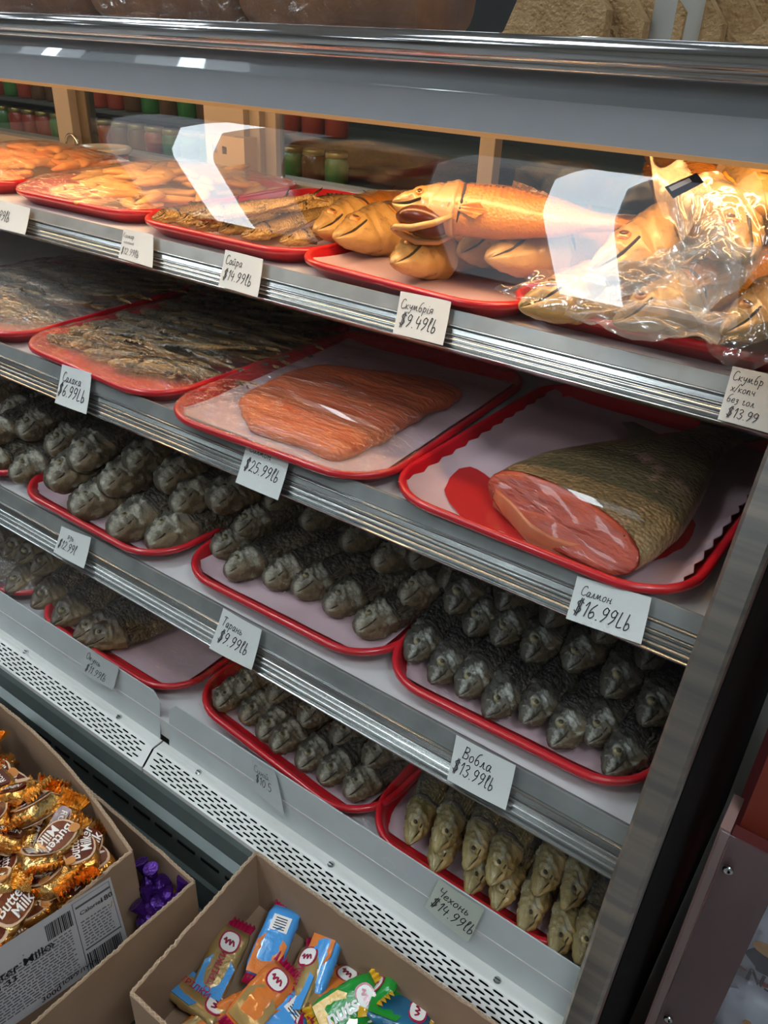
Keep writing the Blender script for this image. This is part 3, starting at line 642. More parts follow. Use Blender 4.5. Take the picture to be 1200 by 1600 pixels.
# the open mouthed one on top
top = fish('mackerel', .27, FB_M, FH_M, EYE_M, .0004, 29, th=.28, eye_r=.020, mouth=False)
A = ony(614, 316, .79); B = ony(780, 322, .83); yaw = math.atan2((B - A).y, (B - A).x)
top.matrix_world = Matrix.Translation(A) @ Matrix.Rotation(yaw, 4, 'Z') @ Matrix.Rotation(math.radians(-38), 4, 'X')
top.name = 'smoked_mackerel'; tag(top, 'golden smoked mackerel with gaping mouth lying on top of the others', 'fish', 'smoked mackerel on the top shelf')
for k_ in ('_L', '_hw'): del top[k_]
q = MB(); pts = [(.074, -.020, -.020), (.056, -.021, -.031), (.032, -.016, -.036), (.012, -.007, -.032), (.006, 0, -.030), (.012, .007, -.032), (.032, .016, -.036), (.056, .021, -.031), (.074, .020, -.020)]
q.tube(pts, [.0025, .0038, .004, .0036, .0036, .0036, .004, .0038, .0025], 10); jw = q.build('lower_jaw', FH_M, top, True)
q = MB(); q.loft([[Vector((.008 + .064 * k, (.005 + .016 * math.sin(PI * k) ** .6) * math.cos(a), -.016 - .006 * k + (.003 + .013 * math.sin(PI * k) ** .6) * math.sin(a))) for a in [2 * PI * i / 16 for i in range(16)]] for k in [j / 8 for j in range(9)]])
q.build('mouth_cavity', mat('mouth_dark', (.09, .018, .008), .25), top, True)
# small smoked saira
rowput(saira, [(238, 343), (276, 347), (306, 356), (342, 362), (378, 370), (437, 378)], Z1 + .020, 60, 'small golden smoked saury', 'in front row over 14.99 tag', 'fish', 'smoked saury on the top shelf', 'smoked_saury', (90, -14), scale=.85)
rowput(saira, [(300, 338), (384, 326), (431, 326), (495, 324)], Z1 + .040, 60, 'small golden saury', 'in upper row over 14.99 tag', 'fish', 'smoked saury on the top shelf', 'smoked_saury', (90, -2), scale=.85)
# sprats under film on shelf 2
def heap(k, nx, ny, z0, lab_, grp, sc_, yaw0):
    x0, y0, a, z = TR[k][:4]; ca, sa = math.cos(math.radians(a)), math.sin(math.radians(a))
    for lay in range(2):
        for j in range(ny):
            for i in range(nx):
                lx = (-.5 + (i + .5 * lay) / nx) * .20 - .055 + rn.uniform(-.006, .006); ly = (-.5 + (j + .4 + .5 * lay) / ny) * .33 + rn.uniform(-.006, .006)
                if lay and (i == nx - 1 or j == ny - 1): continue
                pr = rn.choice(sprat); r = dup(pr) if id(pr) in USED else pr; USED.add(id(pr))
                r.location = (x0 + lx * ca - ly * sa, y0 + lx * sa + ly * ca, z + z0 + lay * .013)
                r.rotation_euler = Euler((math.radians(60 + rn.uniform(-15, 15)), rn.uniform(-.06, .06), yaw0 + rn.uniform(-.2, .2)), 'XYZ'); r.scale = (sc_,) * 3; r.name = 'sprat'
                for k_ in ('_L', '_hw'):
                    if k_ in r.keys(): del r[k_]
                tag(r, '%s, %s from left, %s row, %s layer' % (lab_, ORD[i], ORD[j], ('lower', 'upper')[lay]), 'fish', grp)
heap('2a', 4, 8, .014, 'brown sprat in 6.99 tray', 'sprats in the tray above the 6.99 tag', 1.22, .30)
heap('2z', 4, 7, .016, 'brown sprat in leftmost tray', 'sprats in the far left tray of the second shelf', 1.2, .35)

# ------------------------------------------------------------------ salmon fillet, trout piece
M_SALM = mat('salmon_flesh', (.56, .12, .035), .38, noise_s=10, noise_c=(.48, .085, .025), bump=.9, bump_s=30, stretch=(1, 3, 1), coat=.2, bdist=.010, sss=.1)
def slab(pix, z, h, m, name, label, cat, bulge=.4, seed=0):
    pts = [onz(u, v, z) for u, v in pix]; c = sum(pts, Vector()) / len(pts); N = 64; outl = []
    n = len(pts)
    for i in range(N):
        t = i / N * n; k = int(t); f_ = t - k; a, b, c_, d_ = (pts[(k - 1) % n], pts[k % n], pts[(k + 1) % n], pts[(k + 2) % n])
        outl.append(.5 * ((2 * b) + (c_ - a) * f_ + (2 * a - 5 * b + 4 * c_ - d_) * f_ * f_ + (3 * b - a - 3 * c_ + d_) * f_ ** 3))
    rings = []
    for s_, hz in ((1.0, 0), (1.012, .25), (1.0, .6), (.95, .85), (.86, .98), (.7, 1.04), (.5, 1.06), (.3, 1.05), (.12, 1.05)):
        rings.append([c + (p - c) * s_ + Vector((0, 0, h * hz * (1 + .16 * noise.noise(Vector((p.x * 18 * s_, p.y * 18 * s_, seed))))) ) + Vector((noise.noise(p * 45 + Vector((0, 0, seed))), noise.noise(p * 45 + Vector((7, 0, seed))), 0)) * .007 * s_ - Vector((0, 0, 0)) for p in outl])
    o = Vector((c.x, c.y, z)); q = MB(); q.loft(rings)
    q.v = [p - o for p in q.v]
    ob = q.build(name, m, None, True, loc=o); tag(ob, label, cat); return ob
slab([(375, 640), (400, 618), (450, 592), (520, 582), (600, 590), (690, 605), (720, 625), (660, 655), (600, 690), (545, 715), (510, 716), (440, 690), (395, 672)], Z2 + .006, .015, M_SALM, 'salmon_fillet', 'thick orange salmon fillet under cling film above the 25.99 tag', 'fish', seed=3)
# trout tail piece with cut face
M_TSKIN = fish_mat('trout_skin', (.10, .075, .035), (.36, .24, .12), (.46, .30, .16), .06, .25, 230, coat=.4, metal=.25, patch=((.40, .22, .16), 12, .62), bumpd=.002)
M_TFL = mat('trout_flesh', (.36, .045, .018), .5, noise_s=60, noise_c=(.24, .025, .012), bump=1, bump_s=120, coat=.15, stretch=(1, .4, 1.5), bdist=.004)
tA = onz(872, 812, Z2 + .026); tB = onz(1128, 678, Z2 + .026); Lx = (tB - tA).length
tr = empty('trout_tail_piece', tA); tr.rotation_euler = (0, 0, math.atan2((tB - tA).y, (tB - tA).x)); tag(tr, 'thick trout tail piece with golden scaly skin and red cut face on a red tray', 'fish')
prof = [(0, .092, .021), (.08, .093, .024), (.25, .088, .027), (.45, .070, .024), (.65, .048, .019), (.82, .031, .013), (.93, .026, .010), (1.0, .028, .006)]
def tsec(t):
    for a, b in zip(prof, prof[1:]):
        if a[0] <= t <= b[0]: k = (t - a[0]) / (b[0] - a[0]); return [a[i] + (b[i] - a[i]) * k for i in (1, 2)]
    return prof[-1][1:]
rings = []
for i in range(31):
    t = i / 30; hw, hh = tsec(t); rg = []
    for k in range(32):
        a = 2 * PI * k / 32; y = hw * math.copysign(abs(math.cos(a)) ** .85, math.cos(a)); zz_ = hh * math.copysign(abs(math.sin(a)) ** .8, math.sin(a))
        if zz_ < 0: zz_ *= .75
        x = t * Lx + (.020 * math.sin(a) if t < .3 else 0) * (1 - t / .3 if t < .3 else 0) + .010 * math.cos(a * 1) * (1 - t)
        rg.append(Vector((x, y, zz_ + .001 * noise.noise(Vector((t * 20, a * 2, 1))))))
    rings.append(rg)
q = MB(); q.loft(rings, 0, False); q.build('skin', M_TSKIN, tr, True)
r0 = rings[0]; cc = sum(r0, Vector()) / 32; fr_ = []
for s_, dx in ((1.0, 0), (.97, -.003), (.85, -.004), (.7, -.004), (.5, -.004), (.3, -.004), (.1, -.004)):
    fr_.append([cc + (p - cc) * s_ + Vector((dx + .004 * noise.noise(p * 70 * s_), 0, 0)) for p in r0])
q = MB(); q.loft(fr_, 0, True); q.build('cut_face', M_TFL, tr, True)
# belly flap hanging over at the front, flesh inside
q = MB(); rg = []
for i in range(13):
    t = i / 12; x = -.012 - .016 * math.sin(t * PI); y = .075 - .13 * t
    rg.append([Vector((x - .002 * math.cos(b) + .02 * abs(.5 - t), y, -.010 + .006 * math.sin(6 * t) + .011 * math.sin(b))) for b in [2 * PI * j / 8 for j in range(8)]])
q.loft(rg); q.build('belly_flap', mat('trout_flap', (.44, .11, .05), .4, noise_s=30, noise_c=(.50, .17, .08), coat=.2), tr, True)
V = []; F = []; n = 14
for i in range(n + 1):
    k = i / n * 2 - 1; off = .0012 if i % 2 else -.0012
    V += [(Lx * .99, k * .026, off), (Lx + .035, k * .045, off + .002), (Lx + .055 + .016 * abs(k), k * .068, off - .002)]
for i in range(n):
    for j in range(2): F.append((3 * i + j, 3 * i + j + 1, 3 * i + j + 4, 3 * i + j + 3))
mesh_obj('tail_fin', V, F, mat('trout_fin', (.10, .075, .045), .45), tr)
mesh_obj('adipose_fin', [(Lx * .62, .044, .01), (Lx * .66, .070, .018), (Lx * .72, .066, .015), (Lx * .75, .036, .008)], [(0, 1, 2, 3)], MATS['trout_fin'], tr)
# red juice stains on the paper under the trout are a real stain of the liner
q = MB()
for (pix) in (([(690, 775), (705, 735), (745, 725), (800, 780), (830, 850), (790, 850), (730, 820)]), ([(960, 835), (1040, 800), (1090, 808), (1080, 848), (1030, 880), (960, 880)])):
    pts = [onz(u, v, Z2 + .0066) for u, v in pix]; n_ = len(pts); pts = [pts[i].lerp(pts[(i + 1) % n_], .5).lerp(pts[i if t < .5 else (i + 1) % n_], 0) if False else (pts[(i - 1) % n_] * (.5 * (1 - t) ** 2) + pts[i] * (.5 + t - t * t) + pts[(i + 1) % n_] * (.5 * t * t)) for i in range(n_) for t in (0, .25, .5, .75)]; pts = [p + Vector((noise.noise(p * 90), noise.noise(p * 90 + Vector((5, 0, 0))), 0)) * .003 for p in pts]; q.add(pts, [tuple(range(len(pts)))])
st = q.build('juice_stain', mat('juice', (.42, .02, .02), .25, coat=.3)); tag(st, 'wet red juice stain on the paper under the trout piece', 'stain')

# ------------------------------------------------------------------ films over trays
def filmtray(k, hfun, m, label, lift=.0, seed=0, ext=-.001, name='cling_film'):
    x0, y0, a, z = TR[k][:4]; V = []; F = []; nx, ny = 60, 70; W_, D_ = TW / 2 + ext, TD / 2 + ext
    for j in range(ny + 1):
        for i in range(nx + 1):
            p, q_ = i / nx * 2 - 1, j / ny * 2 - 1
            # square -> rounded square
            x = p * W_; y = q_ * D_
            cx_, cy_ = abs(x) - (W_ - TR_), abs(y) - (D_ - TR_)
            if cx_ > 0 and cy_ > 0:
                rr = math.hypot(cx_, cy_); mxx = max(cx_, cy_); f_ = mxx / rr if rr > 0 else 1
                x = math.copysign(W_ - TR_ + cx_ * f_, x); y = math.copysign(D_ - TR_ + cy_ * f_, y)
            e = max(abs(p), abs(q_)); edge = 1 - sm((e - .80) / .20)
            ang = math.atan2(q_, p)
            wr_ = (.0022 + .005 * sm((math.hypot(p, q_) - .95) / .4)) * abs(noise.noise(Vector((ang * 16, e * 1.5, seed)))) * sm((e - .25) / .5) + .0012 * noise.noise(Vector((p * 3, q_ * 14, seed)))
            zz_ = .0245 + hfun(p, q_) * edge + wr_ * 1.6 * (.3 + edge)
            if e > .985: zz_ = .0235
            V.append((x, y, zz_ + lift))
    for j in range(ny):
        for i in range(nx):
            b = j * (nx + 1) + i; F.append((b, b + 1, b + nx + 2, b + nx + 1))
    o = mesh_obj(name, V, F, m, None, True, (x0, y0, z)); o.rotation_euler = (0, 0, math.radians(a)); o.scale = (1, TR[k][5] if len(TR[k]) > 5 else 1, 1); tag(o, label, 'plastic film', 'cling film over the trays'); return o
def dome(h, cx=0, cy=0, s=1.2): return lambda p, q: h * math.exp(-((p - cx) ** 2 + (q - cy) ** 2) * s)
filmtray('2a', dome(.022), M_FILM, 'wrinkled clear cling film over the small fish above the 6.99 tag', seed=1)
filmtray('2b', dome(.014), M_FILM, 'clear cling film stretched over the salmon fillet tray', seed=2)
filmtray('2z', dome(.035), M_FILMW, 'crumpled cling film over the far left tray of the second shelf', seed=3)
filmtray('1a', dome(.034, 0, -.1, 1.3), M_FILMW, 'shiny cling film over the yellow squid strips', seed=4)
filmtray('1z', dome(.036, 0, 0, 1.2), M_FILMW, 'crinkled cling film over the orange squid at the far left', seed=5)
filmtray('4z', dome(.05), M_FILM, 'clear cling film over the perch at the far left of the bottom deck', seed=6)

# squid strips (yellow) and shredded orange squid
M_SQY = mat('squid_yellow', (.80, .38, .07), .35, noise_s=20, noise_c=(.85, .50, .16), coat=.3)
M_SQO = mat('squid_orange', (.72, .20, .035), .45, noise_s=30, noise_c=(.80, .38, .12), bump=.5, bump_s=80)
def strips(k, n, m, name, label, group, r0, hmax, seed):
    rnd = random.Random(seed); x0, y0, a, z = TR[k][:4]; ca, sa = math.cos(math.radians(a)), math.sin(math.radians(a))
    for i in range(n):
        px_, py_ = rnd.uniform(-.10, .10), rnd.uniform(-.15, .14) * (.78 if k == '1z' else 1); ang = rnd.uniform(-.7, .9); L_ = rnd.uniform(.07, .12)
        rad = math.hypot(px_ / .13, py_ / .17); hz = hmax * max(0.05, 1 - rad ** 2) * rnd.uniform(.55, 1)
        q = MB(); pts = []; cv = rnd.uniform(-9, 9)
        for j in range(9):
            t = j / 8 - .5; b = ang + cv * t * .25
            pts.append(Vector((math.cos(b) * L_ * t, math.sin(b) * L_ * t + cv * .4 * t * t * L_ * .6, .006 * math.sin(j + i) * .5)))
        rings = []
        for j, p in enumerate(pts):
            tdir = (pts[min(j + 1, 8)] - pts[max(j - 1, 0)]).normalized(); sd_ = Vector((-tdir.y, tdir.x, 0)); rr = r0 * (.35 if j in (0, 8) else 1)
            rings.append([p + sd_ * rr * 1.5 * math.cos(2 * PI * kk / 8) + Vector((0, 0, rr * .75 * math.sin(2 * PI * kk / 8))) for kk in range(8)])
        q.loft(rings)
        px_ = max(-.105, min(.105, px_)); o = q.build(name, m, None, True, loc=(x0 + px_ * ca - py_ * sa, y0 + px_ * sa + py_ * ca, z + .010 + hz)); tag(o, label, 'squid', group)
strips('1a', 60, M_SQY, 'squid_strip', 'curled yellow smoked squid strip in the heap under film', 'yellow squid strips on the top shelf', .0075, .040, 5)
strips('1z', 60, M_SQO, 'squid_shred', 'shredded orange squid in the heap under film at the far left', 'orange squid shreds on the top shelf', .0085, .042, 6)

# caviar tubs
for i_, (u0, v0, w_, h_, lb_) in enumerate(((85, 425, .13, .055, 'cream plastic box with a dark patch at the back left of the second shelf'), (10, 400, .10, .06, 'cream plastic box cut by the left edge, second shelf'))):
    p_ = onz(u0, v0, Z2 + .03); bxr = empty('plastic_box', (p_.x, 1.06, Z2)); tag(bxr, lb_, 'box')
    bx('box_body', (-w_ / 2, -.05, 0), (w_ / 2, .05, h_), mat('cream_plastic', (.50, .44, .34), .4, noise_s=14, noise_c=(.44, .38, .28)), bxr, bev=.006); bx('lid', (-w_ / 2 - .003, -.053, h_), (w_ / 2 + .003, .053, h_ + .008), MATS['cream_plastic'], bxr, bev=.003)
    if i_ == 0: bx('dark_patch', (-w_ * .3, -.0508, h_ * .25), (w_ * .1, -.0495, h_ * .8), M_DARK, bxr)
M_LID = mat('frosted_lid', (.62, .57, .50), .3, trans=.15, coat=.3); M_TUB = glass_mat('tub_plastic', (.92, .88, .84), ior=1.45)
M_CAV = mat('red_caviar', (.62, .06, .01), .25, noise_s=260, noise_c=(.80, .20, .04), bump=1, bump_s=300, bdist=.004)
def tub(u, v, y, r, h, label):
    p = ony(u, v, y); t = empty('caviar_tub', (p.x, y, Z1)); tag(t, label, 'tub', 'plastic caviar tubs')
    zt_ = p.z - Z1
    q = MB(); q.lathe([(r * .9, zt_ - h), (r * 1.0, zt_ - .008), (r * 1.0, zt_ - .006)], n=28); q.build('tub_wall', M_TUB, t, True)
    q = MB(); q.lathe([(r * .86, zt_ - h + .002), (r * .955, zt_ - .016), (.001, zt_ - .015)], n=28); q.build('caviar', M_CAV, t)
    q = MB(); q.lathe([(r * 1.06, zt_ - .010), (r * 1.09, zt_ - .008), (r * 1.09, zt_ - .002), (r * 1.05, zt_), (r * .95, zt_ - .0005), (r * .92, zt_ - .003), (.001, zt_ - .003)], n=32); q.build('lid', M_LID, t, True)
    if zt_ - h > .01:
        q = MB(); q.lathe([(r * .95, 0), (r * 1.0, zt_ - h - .001)], n=24); t2 = q.build('lower_tub', M_TUB, t, True)
tub(162, 229, 1.125, .050, .036, 'round tub of red caviar with frosted lid behind the orange squid')
tub(22, 236, 1.10, .058, .034, 'round tub of red caviar with frosted lid at the left edge of the top shelf')
tub(520, 195, 1.12, .034, .034, 'small stacked caviar tub seen near the rear door') if False else None

# ------------------------------------------------------------------ vacuum bags with mackerel, top shelf right
def sheet(pix, ny_, m, name, amp=.006, seed=0, label=None, cat=None, group=None, parent=None, n=40, m2=None, thick=.0006):
    """crumpled film; pix = 4 corners, each (u, v, depth y)"""
    c = [ony(u, v, y) for u, v, y in pix]; V = []; F = []
    nrm = (c[1] - c[0]).cross(c[3] - c[0]).normalized()
    for j in range(n + 1):
        for i in range(n + 1):
            a, b = i / n, j / n; p = c[0].lerp(c[1], a).lerp(c[3].lerp(c[2], a), b)
            ridge = abs(noise.noise(Vector((a * 1.6 + seed, b * 2.6, seed)))) + .22 * abs(noise.noise(Vector((a * 6, b * 3 + seed, 2))))
            p = p + nrm * (amp * (1.8 * ridge - .5)) + Vector((0, 0, ny_ * math.sin(PI * a) * math.sin(PI * b)))
            ed = min(a, 1 - a, b, 1 - b)
            if ed < .12: p += (nrm * 1.0 + Vector((0, 0, .6))) * .0045 * math.sin(a * 7 + b * 9 + seed) * (1 - ed / .12)
            V.append(p)
    for j in range(n):
        for i in range(n): k = j * (n + 1) + i; F.append((k, k + 1, k + n + 2, k + n + 1))
    o0 = c[0]; V = [v - o0 for v in V]
    o = mesh_obj(name, V, F, m, parent, True, o0)
    if label: tag(o, label, cat, group)
    return o
GB = 'vacuum packed mackerel at the right of the top shelf'
def vac(npx, tpx, z, roll, label, sc_=1.0, pitch=0):
    return put(mack, npx, tpx, z, roll, label, 'fish', GB, 'packed_mackerel', pitch, sc_)
def vac3(a, b, roll, label, sc_=1.0):
    r = dup(random.choice(mack)); A = ony(*a); B = ony(*b); d = B - A; hd_ = math.hypot(d.x, d.y)
    r.matrix_world = Matrix.Translation(A) @ Matrix.Rotation(math.atan2(d.y, d.x), 4, 'Z') @ Matrix.Rotation(-math.atan2(d.z, hd_), 4, 'Y') @ Matrix.Rotation(math.radians(-roll), 4, 'X') @ Matrix.Scale(sc_, 4)
    for k_ in ('_L', '_hw'):
        if k_ in r.keys(): del r[k_]
    r.name = 'packed_mackerel'; tag(r, label, 'fish', GB); return r
vac3((1168, 402, .74), (1078, 290, .88), 80, 'mackerel sealed in a vacuum bag, upper right, head down', .95)
vac3((925, 422, .745), (1070, 365, .84), 66, 'mackerel in a vacuum bag, silvery head by the orange one', 1.0)
vac3((812, 480, .72), (960, 450, .80), 62, 'mackerel in a vacuum bag lying lowest by the tag rail', .85)
vac3((1215, 330, .80), (1150, 262, .92), 75, 'golden mackerel in a vacuum bag cut by the right edge', .95)
vac3((960, 505, .715), (1090, 455, .78), 66, 'mackerel in a vacuum bag beneath the milky flange', .75)
vac3((1130, 520, .72), (1230, 470, .80), 66, 'mackerel in a vacuum bag at the right end of the rail', .75)
vac3((1010, 462, .77), (1120, 420, .86), 66, 'mackerel in a vacuum bag in the middle of the pile', .9)
sheet([(770, 455, .695), (985, 505, .680), (1090, 440, .72), (880, 410, .75)], .012, M_BAGC, 'vacuum_bag', .010, 2, 'clear crinkled vacuum bag around the lowest mackerel', 'plastic bag', GB)
sheet([(898, 428, .700), (942, 488, .685), (1105, 405, .685), (1035, 392, .72)], .004, M_BAG, 'vacuum_bag', .012, 5, 'milky vacuum bag flange folded across the middle mackerel', 'plastic bag', GB)
sheet([(880, 495, .69), (1110, 545, .68), (1150, 480, .72), (940, 470, .72)], .008, M_BAG, 'vacuum_bag', .012, 8, 'milky vacuum bag edge lying along the shelf front', 'plastic bag', GB)
sheet([(1030, 400, .695), (1095, 502, .675), (1200, 400, .68), (1120, 345, .72)], .008, M_BAG, 'vacuum_bag', .012, 11, 'milky vacuum bag skirt below the upper right mackerel', 'plastic bag', GB)
sheet([(1010, 242, .78), (1062, 385, .73), (1120, 290, .75), (1085, 262, .80)], .004, M_BAG, 'vacuum_bag', .008, 14, 'vacuum bag corner with dark sticker standing up at the right', 'plastic bag', GB)
sheet([(1065, 275, .76), (1095, 420, .69), (1240, 430, .69), (1180, 270, .78)], .012, M_BAGC, 'vacuum_bag', .010, 17, 'clear vacuum bag around the upper right mackerel', 'plastic bag', GB)
sheet([(1090, 500, .69), (1130, 580, .68), (1260, 560, .69), (1200, 440, .72)], .01, M_BAGC, 'vacuum_bag', .012, 20, 'clear vacuum bag by the right end of the top shelf', 'plastic bag', GB)
pk = [ony(u, v, .735) for u, v in ((1038, 292), (1052, 310), (1100, 285), (1088, 270))]
q = MB(); q.add(pk + [p + Vector((0, .0006, 0)) for p in pk], [(0, 1, 2, 3), (7, 6, 5, 4)]); o = q.build('bag_sticker', mat('navy_sticker', (.02, .025, .05), .4)); tag(o, 'dark blue sticker on the upright vacuum bag corner', 'sticker')
pw = [pk[0].lerp(pk[3], a).lerp(pk[1].lerp(pk[2], a), b) - Vector((0, .0006, 0)) for b in (.15, .5) for a in (.1, .75)]
mesh_obj('white_print', [pw[0], pw[1], pw[3], pw[2]], [(0, 1, 2, 3)], MATS.get('white_print') or mat('white_print', (.80, .76, .70), .4), o)

# ------------------------------------------------------------------ handwriting
G = {
 'С': (.55, '.5,.85 .38,1 .15,.9 .05,.5 .12,.1 .35,0 .55,.15'), 'с': (.38, '.32,.42 .2,.5 .06,.35 .06,.1 .2,0 .38,.08'),
 'а': (.45, '.34,.42 .18,.5 .05,.3 .1,.02 .25,.05 .35,.45 .33,.1 .45,.02'), 'й': (.5, '.05,.5 .05,.1 .15,0 .32,.2 .34,.5 .34,.1 .5,.02|.12,.72 .22,.66 .32,.74'),
 'и': (.5, '.05,.5 .05,.1 .15,0 .32,.2 .34,.5 .34,.1 .5,.02'), 'ф': (.5, '.25,.8 .22,-.4|.22,.45 .05,.3 .1,0 .22,.05|.24,.45 .42,.35 .36,0 .22,.02'),
 'р': (.45, '.05,.5 .1,.45 .06,-.4|.08,.3 .2,.5 .36,.35 .28,.05 .1,.1'), 'к': (.42, '.06,.5 .05,0|.36,.48 .1,.24 .25,.1 .4,.02'), 'К': (.55, '.1,1 .06,0|.5,.95 .12,.5 .3,.25 .52,0'),
 'у': (.45, '.05,.5 .1,.22 .25,.18 .38,.5 .3,-.1 .15,-.42 .04,-.25'), 'м': (.6, '.02,.05 .12,.5 .2,.08 .36,.5 .42,.08 .6,.04'), 'б': (.45, '.4,1 .2,.85 .06,.4 .1,.05 .28,0 .36,.22 .25,.42 .1,.32'),
 'я': (.45, '.36,.05 .36,.5 .15,.5 .08,.35 .2,.24 .36,.26|.2,.24 .05,0'), 'і': (.2, '.08,.5 .07,.08 .18,.02|.12,.72 .13,.75'), 'л': (.45, '.02,.04 .12,.1 .24,.5 .3,.08 .45,.02'),
 'о': (.42, '.22,.5 .06,.35 .08,.05 .24,0 .36,.2 .3,.45 .2,.5'), 'н': (.48, '.08,.5 .06,0|.07,.25 .36,.28|.38,.5 .36,.05 .48,.02'), 'Т': (.55, '.28,.95 .24,0|.02,.9 .2,1 .56,.95'),
 'ь': (.4, '.08,.5 .08,.04 .24,0 .33,.14 .2,.26 .08,.2'), 'В': (.55, '.12,1 .08,0|.1,.95 .38,.95 .4,.65 .14,.52 .45,.42 .42,.08 .08,.02'), 'О': (.55, '.3,1 .08,.75 .08,.2 .3,0 .5,.3 .46,.8 .26,1'),
 'ч': (.42, '.05,.5 .08,.28 .2,.22 .33,.3|.35,.5 .33,.08 .42,.02'), 'Ч': (.5, '.05,1 .1,.55 .4,.6|.45,1 .4,0'), 'е': (.4, '.06,.24 .32,.3 .26,.5 .1,.4 .05,.15 .18,0 .38,.1'),
 'х': (.4, '.04,.5 .18,.25 .36,.02|.36,.5 .04,0'), 'п': (.48, '.02,.1 .1,.5 .1,.02|.12,.35 .25,.5 .34,.4 .34,.05 .48,.02'), 'ы': (.6, '.08,.5 .08,.04 .22,0 .3,.14 .1,.24|.46,.5 .45,.02'),
 'ё': (.4, '.06,.24 .32,.3 .26,.5 .1,.4 .05,.15 .18,0 .38,.1|.12,.7 .13,.72|.26,.7 .27,.72'), 'з': (.38, '.06,.42 .22,.5 .26,.32 .12,.26 .28,.15 .2,-.1 .06,-.2'), 'г': (.36, '.03,.4 .14,.5 .1,.05 .25,0 .34,.12'), 'ц': (.5, '.05,.5 .05,.1 .15,0 .32,.2 .34,.5 .34,.05 .48,0 .44,-.25'),
 '/': (.35, '.02,-.1 .33,1'), '.': (.22, '.1,.0 .12,.03'), ' ': (.3, ''), '-': (.35, '.05,.4 .3,.42'), ',': (.2, '.1,.05 .06,-.12'),
 '$': (.55, '.46,.8 .25,.95 .08,.72 .42,.35 .25,.05 .04,.2|.22,1.1 .18,-.12|.34,1.1 .3,-.12'),
 '0': (.48, '.25,.95 .06,.6 .1,.1 .25,0 .42,.4 .36,.85 .24,.95'), '1': (.3, '.05,.7 .22,.98 .18,0'), '2': (.5, '.06,.75 .22,.98 .4,.75 .25,.35 .04,.02 .2,.08 .46,.02'), '3': (.48, '.06,.88 .26,.98 .38,.76 .18,.52 .42,.35 .28,0 .05,.1'),
 '4': (.5, '.12,.98 .06,.45 .44,.45|.36,.75 .32,0'), '5': (.48, '.42,.95 .14,.95 .1,.55 .32,.55 .38,.25 .2,0 .04,.1'), '6': (.48, '.36,.98 .12,.6 .08,.2 .22,0 .4,.2 .28,.45 .1,.3'),
 '8': (.48, '.36,.85 .2,.98 .1,.78 .38,.3 .24,0 .08,.22 .36,.72 .36,.85'), '9': (.48, '.36,.85 .2,.98 .06,.72 .18,.5 .36,.62 .38,.9 .34,.4 .12,0'),
 'l': (.28, '.05,.4 .22,.95 .1,.98 .1,.1 .24,.02'), 'L': (.42, '.12,1 .08,.05 .38,.05'), 'b': (.4, '.1,1 .08,.05 .25,0 .34,.2 .22,.42 .09,.3')}
def crom(P, n=5):
    if len(P) < 3: return P
    out = []
    for i in range(len(P) - 1):
        a = P[max(i - 1, 0)]; b = P[i]; c = P[i + 1]; d = P[min(i + 2, len(P) - 1)]
        for k in range(n):
            t = k / n; out.append(tuple(.5 * (2 * b[j] + (c[j] - a[j]) * t + (2 * a[j] - 5 * b[j] + 4 * c[j] - d[j]) * t * t + (3 * b[j] - a[j] - 3 * c[j] + d[j]) * t ** 3) for j in (0, 1)))
    out.append(P[-1]); return out
def strokes(text, slant=.18):
    x = 0; out = []
    for ch in text:
        w_, s_ = G[ch]
        for st in [t for t in s_.split('|') if t]:
            pts = [tuple(map(float, p.split(','))) for p in st.split()]
            out.append([(x + px_ + slant * py_, py_) for px_, py_ in crom(pts)])
        x += w_ + .06
    return out, x
def ribbon(q, pts, wd, mapf):
    P = [Vector((a, b, 0)) for a, b in pts]
    for i in range(len(P) - 1):
        a, b = P[i], P[i + 1]; d = b - a
        if d.length < 1e-6: d = Vector((.001, .001, 0))
        d.normalize(); n = Vector((-d.y, d.x, 0)) * wd / 2; e = d * wd * .3
        q.add([mapf(*(p.x, p.y)) for p in (a - n - e, b - n + e, b + n + e, a + n - e)], [(0, 1, 2, 3)])
